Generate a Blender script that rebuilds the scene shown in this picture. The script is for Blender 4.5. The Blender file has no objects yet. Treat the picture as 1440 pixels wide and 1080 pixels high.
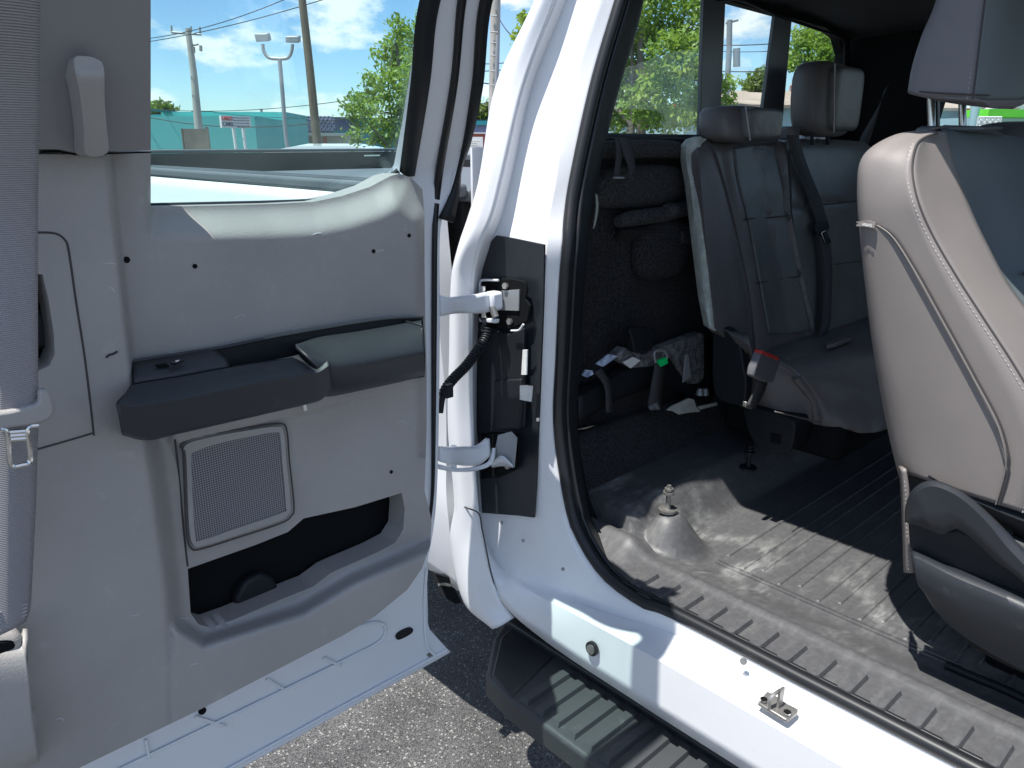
import bpy, bmesh, math, random
from mathutils import Vector, Matrix
from mathutils.geometry import delaunay_2d_cdt
random.seed(7)
S = bpy.context.scene
COL = S.collection
PI = math.pi
# ------------------------------------------------------------------ camera frame
F = 1081.0; PITCH = math.atan(340/F); HD = math.radians(137); CZ = 1.55
cp, sp = math.cos(PITCH), math.sin(PITCH)
hx, hy = math.cos(HD), math.sin(HD); rx, ry = math.sin(HD), -math.cos(HD)
def ray(u, v):
    x = (u-720)/F; y = (540-v)/F
    a = cp+y*sp; b = -sp+y*cp
    return Vector((a*hx+x*rx, a*hy+x*ry, b))
CAM = Vector((0, 0, CZ))
def U(u, v, ax='x', val=0.0):
    d = ray(u, v)
    if ax == 'D':
        return CAM + d*(val/(d.x*hx+d.y*hy))
    i = 'xyz'.index(ax)
    return CAM + d*((val-CAM[i])/d[i])
def UF(u, v, f):                      # intersect ray with x = f(z)
    d = ray(u, v); x = f(1.5)
    for _ in range(25):
        z = CZ + d.z*(x/d.x); x = .5*x+.5*f(z)
    return CAM + d*(x/d.x)
def dxs(z): return -1.07+.78*max(0, z-1.5)
# ------------------------------------------------------------------ materials
def srgb(h): return tuple(c for c in h)+(1,)
def node_mat(name):
    m = bpy.data.materials.new(name); m.use_nodes = True
    n = m.node_tree.nodes; l = m.node_tree.links
    return m, n, l, n['Principled BSDF']
def mat(name, col, rough=.5, metal=0, bump=0, bscale=200, var=0, vscale=6, col2=None, coat=0, bumptype='noise', spec=.5, dirt=0, dirtcol=(.5,.48,.45), dscale=9, stretch=(1,1,1), sheen=0, bdist=.002):
    m, n, l, b = node_mat(name)
    b.inputs['Base Color'].default_value = srgb(col)
    b.inputs['Roughness'].default_value = rough
    b.inputs['Metallic'].default_value = metal
    b.inputs['Coat Weight'].default_value = coat
    b.inputs['Specular IOR Level'].default_value = spec
    if sheen: b.inputs['Sheen Weight'].default_value = sheen
    tc = n.new('ShaderNodeTexCoord'); mp = n.new('ShaderNodeMapping')
    mp.inputs['Scale'].default_value = stretch
    l.new(tc.outputs['Object'], mp.inputs['Vector'])
    last = None
    if var or col2:
        t = n.new('ShaderNodeTexNoise'); t.inputs['Scale'].default_value = vscale; t.inputs['Detail'].default_value = 6
        l.new(mp.outputs[0], t.inputs['Vector'])
        r = n.new('ShaderNodeValToRGB')
        c2 = col2 or tuple(c*(1-var) for c in col); c1 = col if col2 else tuple(min(1, c*(1+var)) for c in col)
        r.color_ramp.elements[0].color = srgb(c1); r.color_ramp.elements[1].color = srgb(c2)
        r.color_ramp.elements[0].position = .35; r.color_ramp.elements[1].position = .65
        l.new(t.outputs['Fac'], r.inputs['Fac']); last = r.outputs[0]
        l.new(last, b.inputs['Base Color'])
    if dirt:
        t = n.new('ShaderNodeTexNoise'); t.inputs['Scale'].default_value = dscale; t.inputs['Detail'].default_value = 9; t.inputs['Roughness'].default_value = .7
        l.new(tc.outputs['Object'], t.inputs['Vector'])
        r = n.new('ShaderNodeValToRGB'); r.color_ramp.elements[0].position = .60; r.color_ramp.elements[1].position = .80
        r.color_ramp.elements[1].color = (dirt, dirt, dirt, 1)
        l.new(t.outputs['Fac'], r.inputs['Fac'])
        mx = n.new('ShaderNodeMix'); mx.data_type = 'RGBA'
        l.new(r.outputs[0], mx.inputs['Factor'])
        if last: l.new(last, mx.inputs['A'])
        else: mx.inputs['A'].default_value = srgb(col)
        mx.inputs['B'].default_value = srgb(dirtcol)
        l.new(mx.outputs['Result'], b.inputs['Base Color'])
    if bump:
        if bumptype == 'noise':
            t = n.new('ShaderNodeTexNoise'); t.inputs['Scale'].default_value = bscale; t.inputs['Detail'].default_value = 3; o = t.outputs['Fac']
        elif bumptype == 'voronoi':
            t = n.new('ShaderNodeTexVoronoi'); t.inputs['Scale'].default_value = bscale; o = t.outputs['Distance']
        l.new(mp.outputs[0], t.inputs['Vector'])
        bp = n.new('ShaderNodeBump'); bp.inputs['Strength'].default_value = bump; bp.inputs['Distance'].default_value = bdist
        l.new(o, bp.inputs['Height']); l.new(bp.outputs[0], b.inputs['Normal'])
    return m
def bands(name, c1, c2, axis, scale, rough=.6, thr=.5, bump=.6, off=0):
    """regular stripes modelled as woven or ribbed texture"""
    m, n, l, b = node_mat(name)
    tc = n.new('ShaderNodeTexCoord'); w = n.new('ShaderNodeTexWave'); w.bands_direction = axis; w.inputs['Scale'].default_value = scale
    w.inputs['Phase Offset'].default_value = off
    l.new(tc.outputs['Object'], w.inputs['Vector'])
    r = n.new('ShaderNodeValToRGB'); r.color_ramp.elements[0].color = srgb(c1); r.color_ramp.elements[1].color = srgb(c2)
    r.color_ramp.elements[0].position = thr-.08; r.color_ramp.elements[1].position = thr+.08
    l.new(w.outputs['Fac'], r.inputs['Fac']); l.new(r.outputs[0], b.inputs['Base Color'])
    bp = n.new('ShaderNodeBump'); bp.inputs['Strength'].default_value = bump; bp.inputs['Distance'].default_value = .001
    l.new(w.outputs['Fac'], bp.inputs['Height']); l.new(bp.outputs[0], b.inputs['Normal'])
    b.inputs['Roughness'].default_value = rough
    return m
def glass_mat(name, tint, fac=.08, ior=1.45):
    m = bpy.data.materials.new(name); m.use_nodes = True; n = m.node_tree.nodes; l = m.node_tree.links
    for x in list(n): n.remove(x)
    o = n.new('ShaderNodeOutputMaterial'); tr = n.new('ShaderNodeBsdfTransparent'); tr.inputs[0].default_value = srgb(tint)
    g = n.new('ShaderNodeBsdfGlossy'); g.inputs['Roughness'].default_value = .02
    lw = n.new('ShaderNodeLayerWeight'); lw.inputs[0].default_value = .5
    pw = n.new('ShaderNodeMath'); pw.operation = 'POWER'; pw.inputs[1].default_value = 4.5; l.new(lw.outputs['Facing'], pw.inputs[0])
    ml = n.new('ShaderNodeMath'); ml.operation = 'MULTIPLY_ADD'; ml.inputs[1].default_value = .7; ml.inputs[2].default_value = fac; l.new(pw.outputs[0], ml.inputs[0])
    fr = ml
    mx = n.new('ShaderNodeMixShader'); l.new(fr.outputs[0], mx.inputs[0]); l.new(tr.outputs[0], mx.inputs[1]); l.new(g.outputs[0], mx.inputs[2])
    df = n.new('ShaderNodeBsdfDiffuse'); df.inputs[0].default_value = (.7,.72,.7,1)
    tc = n.new('ShaderNodeTexCoord'); nz = n.new('ShaderNodeTexNoise'); nz.inputs['Scale'].default_value = 7; nz.inputs['Detail'].default_value = 9; l.new(tc.outputs['Object'], nz.inputs['Vector'])
    mr = n.new('ShaderNodeMapRange'); mr.inputs['From Min'].default_value = .45; mr.inputs['From Max'].default_value = .75; mr.inputs['To Min'].default_value = .012; mr.inputs['To Max'].default_value = .07; l.new(nz.outputs['Fac'], mr.inputs['Value'])
    m2 = n.new('ShaderNodeMixShader'); l.new(mr.outputs[0], m2.inputs[0]); l.new(mx.outputs[0], m2.inputs[1]); l.new(df.outputs[0], m2.inputs[2])
    l.new(m2.outputs[0], o.inputs[0])
    return m
M = {}
M['paint'] = mat('white_paint', (.74,.745,.75), .3, coat=.5, var=.01, vscale=3, dirt=.3, dirtcol=(.45,.42,.36), dscale=60)
M['paint_clean'] = mat('white_door_paint', (.72,.74,.77), .3, coat=.5, dirt=.25, dirtcol=(.5,.47,.42), dscale=26)
M['trim'] = mat('grey_moulded_plastic', (.318,.303,.287), .5, bump=.6, bscale=520, var=.09, vscale=4, dirt=.5, dirtcol=(.46,.46,.45), dscale=26, bdist=.0009)
M['trim2'] = mat('grey_pillar_plastic', (.24,.238,.24), .55, bump=.2, bscale=900, var=.05, vscale=4, bdist=.0006)
M['dark'] = mat('charcoal_plastic', (.020,.023,.028), .48, bump=.3, bscale=700, dirt=.5, dirtcol=(.12,.12,.12), dscale=22, bdist=.0006)
M['black'] = mat('black_plastic', (.011,.013,.016), .5, bump=.2, bscale=500, spec=.3)
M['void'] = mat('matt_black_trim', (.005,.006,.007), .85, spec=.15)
M['rubber'] = mat('black_rubber_seal', (.013,.014,.016), .42, spec=.4, dirt=.35, dirtcol=(.10,.095,.09), dscale=14)
M['tape'] = mat('black_tape_film', (.018,.022,.027), .38, bump=.5, bscale=22, stretch=(1,1,.5), bdist=.006, dirt=.4, dirtcol=(.07,.07,.07), dscale=30)
M['webbing'] = bands('grey_seat_belt_webbing', (.25,.24,.25), (.33,.318,.325), 'Z', 160, .7, bump=.8)
M['webbing_dark'] = bands('dark_seat_belt_webbing', (.035,.035,.038), (.055,.055,.058), 'Z', 200, .7)
M['leather'] = mat('brown_grey_leather', (.205,.182,.168), .5, bump=.35, bscale=900, bumptype='voronoi', bdist=.0005, var=.04, vscale=9)
M['leather_dark'] = mat('dark_grey_leather', (.105,.125,.13), .5, bump=.3, bscale=900, bumptype='voronoi', bdist=.0005, var=.08, vscale=7)
M['leather_rear'] = mat('dark_rear_leather', (.105,.110,.108), .45, bump=.5, bscale=16, bdist=.008, var=.12, vscale=9)
M['vinyl_rear'] = mat('dark_brown_rear_vinyl', (.115,.105,.102), .48, bump=.5, bscale=14, bdist=.008, var=.1, vscale=8)
M['vinyl'] = mat('taupe_vinyl_side', (.135,.128,.133), .5, bump=.3, bscale=900, bumptype='voronoi', bdist=.0005, var=.06)
M['foam'] = mat('pale_felt_backing', (.42,.45,.40), .95, bump=1, bscale=260, bdist=.004, var=.15, vscale=40)
M['carpet'] = mat('black_carpet', (.004,.004,.005), .95, bump=1, bscale=330, bdist=.006, col2=(.045,.045,.048), vscale=240)
M['felt'] = mat('grey_fibre_insulation', (.08,.085,.09), .95, bump=1, bscale=150, bdist=.008, col2=(.22,.22,.22), vscale=60)
M['headliner'] = mat('dark_headliner', (.028,.028,.032), .9, bump=.3, bscale=400)
M['steel'] = mat('bright_steel', (.62,.62,.60), .22, metal=1)
M['zinc'] = mat('worn_zinc', (.35,.34,.32), .45, metal=.8, var=.2, vscale=60)
M['seam'] = mat('dark_seam_thread', (.05,.045,.045), .8)
M['stitch'] = mat('light_stitch_thread', (.42,.39,.38), .7)
M['red'] = mat('red_plastic', (.55,.04,.03), .4)
M['green'] = mat('bright_green_plastic', (.0,.75,.18), .5)
M['buckle'] = mat('grey_buckle_plastic', (.13,.13,.14), .5)
M['sticker'] = mat('pale_blue_sticker', (.55,.65,.8), .4, col2=(.2,.25,.4), vscale=60)
M['sticker_w'] = mat('white_sticker', (.75,.75,.72), .4, var=.1, vscale=40)
M['step'] = mat('weathered_step_plastic', (.045,.048,.05), .55, bump=.5, bscale=500, dirt=.7, dirtcol=(.14,.14,.13), dscale=28, bdist=.001)
M['bedliner'] = mat('black_bed_liner', (.012,.012,.014), .7, bump=.6, bscale=200)
M['railcap'] = mat('grey_rail_cap_plastic', (.11,.12,.13), .5, bump=.2)
M['glass'] = glass_mat('door_glass', (.86,.96,.95), fac=.03)
M['glass_rear'] = glass_mat('rear_window_glass', (.92,.97,.96), fac=.035)
M['white_tissue'] = mat('white_tissue', (.8,.8,.85), .9, bump=1, bscale=60, bdist=.01)
def perforated():
    m, n, l, b = node_mat('perforated_speaker_mesh')
    tc = n.new('ShaderNodeTexCoord'); v = n.new('ShaderNodeTexVoronoi'); v.inputs['Scale'].default_value = 300; v.inputs['Randomness'].default_value = 0.0
    mp = n.new('ShaderNodeMapping'); mp.inputs['Rotation'].default_value = (0, 0, 0); mp.inputs['Scale'].default_value = (.01, 1, 1)
    l.new(tc.outputs['Object'], mp.inputs[0]); l.new(mp.outputs[0], v.inputs['Vector'])
    r = n.new('ShaderNodeValToRGB'); r.color_ramp.elements[0].color = (.025,.028,.034,1); r.color_ramp.elements[1].color = (.22,.22,.23,1)
    r.color_ramp.elements[0].position = .28; r.color_ramp.elements[1].position = .42
    l.new(v.outputs['Distance'], r.inputs['Fac']); l.new(r.outputs[0], b.inputs['Base Color'])
    b.inputs['Roughness'].default_value = .5
    return m
M['mesh'] = perforated()
def asphalt():
    m, n, l, b = node_mat('speckled_asphalt')
    tc = n.new('ShaderNodeTexCoord')
    v = n.new('ShaderNodeTexVoronoi'); v.inputs['Scale'].default_value = 125; l.new(tc.outputs['Object'], v.inputs['Vector'])
    v2 = n.new('ShaderNodeTexVoronoi'); v2.inputs['Scale'].default_value = 330; l.new(tc.outputs['Object'], v2.inputs['Vector'])
    no = n.new('ShaderNodeTexNoise'); no.inputs['Scale'].default_value = 5; no.inputs['Detail'].default_value = 8; l.new(tc.outputs['Object'], no.inputs['Vector'])
    base = n.new('ShaderNodeValToRGB'); base.color_ramp.elements[0].color = (.05,.05,.051,1); base.color_ramp.elements[1].color = (.34,.33,.32,1)
    base.color_ramp.elements[0].position = .1; base.color_ramp.elements[1].position = .9
    l.new(v2.outputs['Color'], base.inputs['Fac'])
    sepc = n.new('ShaderNodeSeparateColor'); l.new(v.outputs['Color'], sepc.inputs[0])
    gt = n.new('ShaderNodeMath'); gt.operation = 'GREATER_THAN'; gt.inputs[1].default_value = .80; l.new(sepc.outputs[0], gt.inputs[0])
    lt = n.new('ShaderNodeMath'); lt.operation = 'LESS_THAN'; lt.inputs[1].default_value = .40; l.new(v.outputs['Distance'], lt.inputs[0])
    mu = n.new('ShaderNodeMath'); mu.operation = 'MULTIPLY'; l.new(gt.outputs[0], mu.inputs[0]); l.new(lt.outputs[0], mu.inputs[1])
    mx = n.new('ShaderNodeMix'); mx.data_type = 'RGBA'; l.new(mu.outputs[0], mx.inputs['Factor']); l.new(base.outputs[0], mx.inputs['A']); mx.inputs['B'].default_value = (.62,.6,.55,1)
    mx2 = n.new('ShaderNodeMix'); mx2.data_type = 'RGBA'; mx2.blend_type = 'MULTIPLY'; mx2.inputs['Factor'].default_value = .8
    l.new(mx.outputs['Result'], mx2.inputs['A']); l.new(no.outputs['Fac'], mx2.inputs['B'])
    l.new(mx2.outputs['Result'], b.inputs['Base Color'])
    bp = n.new('ShaderNodeBump'); bp.inputs['Strength'].default_value = .9; bp.inputs['Distance'].default_value = .006
    l.new(v2.outputs['Distance'], bp.inputs['Height']); l.new(bp.outputs[0], b.inputs['Normal'])
    b.inputs['Roughness'].default_value = .85
    return m
M['asphalt'] = asphalt()
def floor_mat():
    m, n, l, b = node_mat('scuffed_vinyl_floor')
    tc = n.new('ShaderNodeTexCoord')
    mp = n.new('ShaderNodeMapping'); mp.inputs['Scale'].default_value = (26, 7, 1); l.new(tc.outputs['Object'], mp.inputs[0])
    no = n.new('ShaderNodeTexNoise'); no.inputs['Scale'].default_value = 1.6; no.inputs['Detail'].default_value = 10; no.inputs['Roughness'].default_value = .72; l.new(mp.outputs[0], no.inputs['Vector'])
    r = n.new('ShaderNodeValToRGB'); r.color_ramp.elements[0].position = .5; r.color_ramp.elements[1].position = .85
    r.color_ramp.elements[0].color = (.08,.08,.082,1); r.color_ramp.elements[1].color = (.15,.15,.145,1)
    l.new(no.outputs['Fac'], r.inputs['Fac'])
    n2 = n.new('ShaderNodeTexNoise'); n2.inputs['Scale'].default_value = 90; n2.inputs['Detail'].default_value = 5; l.new(tc.outputs['Object'], n2.inputs['Vector'])
    mx = n.new('ShaderNodeMix'); mx.data_type = 'RGBA'; mx.blend_type = 'OVERLAY'; mx.inputs['Factor'].default_value = .35
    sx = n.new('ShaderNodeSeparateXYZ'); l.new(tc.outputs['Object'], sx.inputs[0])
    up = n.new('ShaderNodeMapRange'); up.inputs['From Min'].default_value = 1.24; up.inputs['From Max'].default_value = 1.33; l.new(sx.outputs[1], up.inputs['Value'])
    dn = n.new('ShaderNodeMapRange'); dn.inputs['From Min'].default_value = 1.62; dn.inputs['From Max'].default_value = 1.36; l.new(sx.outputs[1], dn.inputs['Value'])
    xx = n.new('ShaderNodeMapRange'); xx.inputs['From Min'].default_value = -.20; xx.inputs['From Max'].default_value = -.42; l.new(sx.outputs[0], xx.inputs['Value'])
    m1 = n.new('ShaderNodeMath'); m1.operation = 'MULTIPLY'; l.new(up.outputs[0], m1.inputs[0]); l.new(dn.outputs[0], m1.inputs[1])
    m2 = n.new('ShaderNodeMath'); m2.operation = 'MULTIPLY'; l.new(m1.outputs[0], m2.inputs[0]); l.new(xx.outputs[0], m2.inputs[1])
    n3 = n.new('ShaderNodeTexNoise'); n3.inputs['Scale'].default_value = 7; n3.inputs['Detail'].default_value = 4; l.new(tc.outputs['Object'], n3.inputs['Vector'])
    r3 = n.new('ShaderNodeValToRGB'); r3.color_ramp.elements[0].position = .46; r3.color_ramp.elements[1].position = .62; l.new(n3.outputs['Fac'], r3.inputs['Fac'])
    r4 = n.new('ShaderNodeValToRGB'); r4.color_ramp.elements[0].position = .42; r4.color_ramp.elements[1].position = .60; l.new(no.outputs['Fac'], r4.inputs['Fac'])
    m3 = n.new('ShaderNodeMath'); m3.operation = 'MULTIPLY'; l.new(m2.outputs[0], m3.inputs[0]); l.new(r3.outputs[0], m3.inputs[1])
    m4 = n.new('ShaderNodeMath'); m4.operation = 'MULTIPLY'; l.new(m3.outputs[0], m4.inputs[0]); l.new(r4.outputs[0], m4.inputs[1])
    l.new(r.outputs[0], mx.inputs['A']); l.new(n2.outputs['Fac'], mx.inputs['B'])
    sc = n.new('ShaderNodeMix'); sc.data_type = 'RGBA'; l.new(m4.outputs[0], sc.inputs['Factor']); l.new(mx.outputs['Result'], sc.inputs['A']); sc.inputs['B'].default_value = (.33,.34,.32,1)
    l.new(sc.outputs['Result'], b.inputs['Base Color'])
    bp = n.new('ShaderNodeBump'); bp.inputs['Strength'].default_value = .3; bp.inputs['Distance'].default_value = .001
    l.new(n2.outputs['Fac'], bp.inputs['Height']); l.new(bp.outputs[0], b.inputs['Normal'])
    b.inputs['Roughness'].default_value = .5
    return m
M['floor'] = floor_mat()
M['leaf'] = mat('green_leaves', (.09,.17,.03), .5, col2=(.22,.30,.06), vscale=1.5)
M['leaf2'] = mat('fresh_green_leaves', (.11,.22,.03), .5, col2=(.30,.40,.08), vscale=1.8)
M['leaf3'] = mat('dull_green_leaves', (.05,.09,.04), .6, col2=(.11,.13,.05), vscale=1.0)
for k in ('leaf', 'leaf2', 'leaf3'):
    mm = M[k]; nn = mm.node_tree.nodes; ll = mm.node_tree.links; bb = nn['Principled BSDF']
    t = nn.new('ShaderNodeBsdfTranslucent'); t.inputs[0].default_value = (.42,.6,.08,1)
    a = nn.new('ShaderNodeMixShader'); a.inputs[0].default_value = .35
    ll.new(bb.outputs[0], a.inputs[1]); ll.new(t.outputs[0], a.inputs[2]); ll.new(a.outputs[0], nn['Material Output'].inputs[0])
M['bark'] = mat('grey_bark', (.16,.14,.11), .9, bump=.6, bscale=30, bdist=.02)
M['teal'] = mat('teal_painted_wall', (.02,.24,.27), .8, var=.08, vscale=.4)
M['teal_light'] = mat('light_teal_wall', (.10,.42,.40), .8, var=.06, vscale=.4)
M['teal_dark'] = mat('dark_teal_trim', (.008,.11,.12), .7)
M['navy'] = mat('navy_lattice_screen', (.03,.05,.12), .7)
M['lilac'] = mat('pale_lattice', (.22,.24,.36), .7)
M['cream'] = mat('cream_wall', (.55,.53,.46), .8)
M['brickred'] = mat('faded_red_wall', (.42,.12,.08), .85, var=.1, vscale=1)
M['white'] = mat('white_board', (.72,.72,.70), .6)
M['textred'] = mat('red_lettering', (.55,.03,.03), .6)
M['textnavy'] = mat('navy_lettering', (.02,.03,.12), .6)
M['textgrey'] = mat('grey_lettering', (.35,.35,.35), .6)
M['plywood'] = mat('weathered_plywood', (.36,.29,.22), .85, col2=(.24,.2,.16), vscale=3)
M['concrete'] = mat('pale_concrete_pole', (.42,.40,.36), .85, var=.1, vscale=2)
M['wood'] = mat('brown_wooden_pole', (.15,.12,.085), .85, var=.25, vscale=5, stretch=(8,8,.6))
M['galv'] = mat('galvanised_steel', (.34,.35,.36), .5, metal=.4)
M['wire'] = mat('black_wire', (.02,.02,.02), .6)
M['paleblue'] = mat('pale_blue_wall', (.34,.48,.52), .8, var=.04, vscale=.6)
M['roofing'] = mat('tan_roof', (.38,.30,.24), .9, var=.1, vscale=1)
M['crimson'] = mat('crimson_trim', (.55,.04,.05), .6)
M['lime'] = mat('lime_green_awning', (.16,.75,.04), .6)
M['carwhite'] = mat('white_car_paint', (.75,.76,.78), .25, coat=.6)
M['carglass'] = mat('dark_car_glass', (.02,.03,.035), .1)

# ------------------------------------------------------------------ mesh helpers
def link(name, me, m, parent=None, sharp=38, smooth=True):
    o = bpy.data.objects.new(name, me); COL.objects.link(o)
    if m: me.materials.append(m)
    if parent: o.parent = parent
    if smooth:
        for p in me.polygons: p.use_smooth = True
        me.set_sharp_from_angle(angle=math.radians(sharp))
    return o
def from_bm(name, bm, m, parent=None, sharp=38, recalc=True, smooth=True):
    if recalc: bmesh.ops.recalc_face_normals(bm, faces=bm.faces[:])
    me = bpy.data.meshes.new(name); bm.to_mesh(me); bm.free()
    return link(name, me, m, parent, sharp, smooth)
def tag(o, label=None, cat=None, group=None, kind=None):
    if label: o['label'] = label
    if cat: o['category'] = cat
    if group: o['group'] = group
    if kind: o['kind'] = kind
    return o
def empty(name, loc, label, cat, group=None):
    o = bpy.data.objects.new(name, None); COL.objects.link(o); o.location = loc; o.empty_display_size = .3
    return tag(o, label, cat, group)
def keep(o, root):                    # parent to a moved root while vertices are in world coordinates
    o.parent = root; o.matrix_parent_inverse = Matrix.Translation(-Vector(root.location))
    return o
def cr(pts, n):
    pts = [Vector(p) for p in pts]
    P = [pts[0]*2-pts[1]]+pts+[pts[-1]*2-pts[-2]]
    out = []
    for i in range(1, len(P)-2):
        for k in range(10):
            t = k/10; a, b, c, d = P[i-1], P[i], P[i+1], P[i+2]
            out.append(.5*((2*b)+(c-a)*t+(2*a-5*b+4*c-d)*t*t+(3*b-a-3*c+d)*t**3))
    out.append(pts[-1])
    L = [0]
    for i in range(1, len(out)): L.append(L[-1]+(out[i]-out[i-1]).length)
    res = []; j = 0
    for k in range(n):
        s = L[-1]*k/(n-1)
        while j < len(L)-2 and L[j+1] < s: j += 1
        w = (s-L[j])/max(1e-9, L[j+1]-L[j]); res.append(out[j].lerp(out[j+1], min(1, max(0, w))))
    return res
def crp(pts, per):
    pts = [Vector(p) for p in pts]; P = [pts[0]*2-pts[1]]+pts+[pts[-1]*2-pts[-2]]; out = []
    for i in range(1, len(P)-2):
        a, b, c, d = P[i-1], P[i], P[i+1], P[i+2]
        # centripetal-like damping of uneven knots
        lb = max(1e-6, (c-b).length); m1 = (c-a)*(lb/max(1e-6, (b-a).length+lb)); m2 = (d-b)*(lb/max(1e-6, (d-c).length+lb))
        for k in range(per):
            t = k/per; out.append((2*t**3-3*t*t+1)*b+(t**3-2*t*t+t)*m1+(-2*t**3+3*t*t)*c+(t**3-t*t)*m2)
    return out+[pts[-1]]
def C(ax, val, pts, pre=(), post=(), lean=0):
    """a curve through photo directions met with a plane of the truck"""
    r = [Vector(p) for p in pre]
    for p in pts:
        va = p[2] if len(p) > 2 else val
        if lean: va += lean*max(0, 350-p[1])/350
        r.append(U(p[0], p[1], ax, va))
    return r+[Vector(p) for p in post]
def loft(name, curves, m, parent=None, n=60, sub=1, thick=.003, smooth=False, sharp=38, per=0):
    rows = [crp(c, per) for c in curves] if per else [cr(c, n) for c in curves]
    if per: n = len(rows[0])
    if sub > 1:
        new = []
        for j in range(n):
            col = [r[j] for r in rows]
            if smooth:
                P = [col[0]*2-col[1]]+col+[col[-1]*2-col[-2]]; o = []
                for i in range(1, len(P)-2):
                    for k in range(sub):
                        t = k/sub; a, b, c, d = P[i-1], P[i], P[i+1], P[i+2]
                        o.append(.5*((2*b)+(c-a)*t+(2*a-5*b+4*c-d)*t*t+(3*b-a-3*c+d)*t**3))
                o.append(col[-1])
            else:
                o = []
                for i in range(len(col)-1):
                    for k in range(sub): o.append(col[i].lerp(col[i+1], k/sub))
                o.append(col[-1])
            new.append(o)
        rows = [[new[j][i] for j in range(n)] for i in range(len(new[0]))]
    bm = bmesh.new(); V = [[bm.verts.new(p) for p in r] for r in rows]
    for i in range(len(V)-1):
        for j in range(n-1):
            try: bm.faces.new((V[i][j], V[i][j+1], V[i+1][j+1], V[i+1][j]))
            except ValueError: pass
    o = from_bm(name, bm, m, parent, sharp)
    if thick:
        s = o.modifiers.new('thickness', 'SOLIDIFY'); s.thickness = thick; s.offset = 0
    return o
def tube(name, pts, r, m, parent=None, n=40, seg=10, rr=None, bm=None, caps=True):
    P = cr(pts, n) if len(pts) > 2 else [Vector(pts[0]).lerp(Vector(pts[1]), k/(n-1)) for k in range(n)]
    own = bm is None
    if own: bm = bmesh.new()
    rings = []
    up = None
    for i, p in enumerate(P):
        t = (P[min(i+1, n-1)]-P[max(i-1, 0)]).normalized()
        if up is None:
            up = Vector((0, 0, 1)) if abs(t.z) < .9 else Vector((1, 0, 0))
        s = t.cross(up).normalized(); up = s.cross(t).normalized()
        q = rr(i/(n-1)) if rr else r
        rings.append([bm.verts.new(p+(s*math.cos(2*PI*k/seg)+up*math.sin(2*PI*k/seg))*q) for k in range(seg)])
    for a, b in zip(rings, rings[1:]):
        for k in range(seg): bm.faces.new((a[k], a[(k+1) % seg], b[(k+1) % seg], b[k]))
    if caps: bm.faces.new(rings[0][::-1]); bm.faces.new(rings[-1])
    if own: return from_bm(name, bm, m, parent, 50)
def inpoly(x, y, P):
    c = False; j = len(P)-1
    for i in range(len(P)):
        if (P[i][1] > y) != (P[j][1] > y) and x < (P[j][0]-P[i][0])*(y-P[i][1])/(P[j][1]-P[i][1])+P[i][0]: c = not c
        j = i
    return c
def cr2(P, closed=True, k=4):
    """smooth closed 2-d outline"""
    n = len(P); o = []
    for i in range(n):
        a, b, c, d = (Vector(P[(i+q) % n][:2]) for q in (-1, 0, 1, 2))
        for s in range(k):
            t = s/k; o.append(tuple(.5*((2*b)+(c-a)*t+(2*a-5*b+4*c-d)*t*t+(3*b-a-3*c+d)*t**3)))
    return o
def dens(P, s):
    o = []
    for i in range(len(P)):
        a = Vector(P[i][:2]); b = Vector(P[(i+1) % len(P)][:2]); n = max(1, int((b-a).length/s))
        for k in range(n): o.append(tuple(a.lerp(b, k/n)))
    return o
def sheet(name, outline, holes, pos, m, parent=None, step=12, solid=None, sharp=38, extra=()):
    """flat-parameter sheet -> pos(a,b) -> 3d, optionally closed to a solid by offset vector"""
    out = dens(outline, step); hs = [dens(h, step) for h in holes]
    pts = []; edges = []
    for loop in [out]+hs:
        b = len(pts); pts += loop; edges += [(b+i, b+(i+1) % len(loop)) for i in range(len(loop))]
    allb = list(pts)
    grid = {}
    for p in allb: grid.setdefault((int(p[0]//step), int(p[1]//step)), []).append(p)
    x0 = min(p[0] for p in out); x1 = max(p[0] for p in out); y0 = min(p[1] for p in out); y1 = max(p[1] for p in out)
    j = 0; y = y0+step*.5
    while y < y1:
        x = x0+step*(.5 if j % 2 else 0)
        while x < x1:
            if inpoly(x, y, out) and not any(inpoly(x, y, h) for h in hs):
                gx, gy = int(x//step), int(y//step); ok = True
                for a in (-1, 0, 1):
                    for b in (-1, 0, 1):
                        for q in grid.get((gx+a, gy+b), ()):
                            if (q[0]-x)**2+(q[1]-y)**2 < (step*.55)**2: ok = False
                if ok: pts.append((x, y))
            x += step
        y += step*.866; j += 1
    vs, es, fs, *_ = delaunay_2d_cdt([Vector(p) for p in pts], edges, [], 0, 1e-6)
    bm = bmesh.new(); V = [bm.verts.new(pos(v.x, v.y)) for v in vs]
    for f in fs:
        cx = sum(vs[i].x for i in f)/len(f); cy = sum(vs[i].y for i in f)/len(f)
        if inpoly(cx, cy, out) and not any(inpoly(cx, cy, h) for h in hs):
            try: bm.faces.new([V[i] for i in f])
            except ValueError: pass
    bmesh.ops.delete(bm, geom=[v for v in bm.verts if not v.link_faces], context='VERTS')
    if solid is not None:
        g = bmesh.ops.extrude_face_region(bm, geom=bm.faces[:])
        sv = Vector(solid)
        bmesh.ops.translate(bm, verts=[e for e in g['geom'] if isinstance(e, bmesh.types.BMVert)], vec=sv)
    return from_bm(name, bm, m, parent, sharp)
def plate(name, px, ax, val, off, m, parent=None, bevel=0, curve=False, seg=2):
    """polygon seen in the photo, on plane ax=val, thickened by off"""
    P = cr2(px) if curve else px
    pts = [U(p[0], p[1], ax, p[2] if len(p) > 2 else val) for p in P]
    return poly3(name, pts, off, m, parent, bevel, seg)
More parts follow.
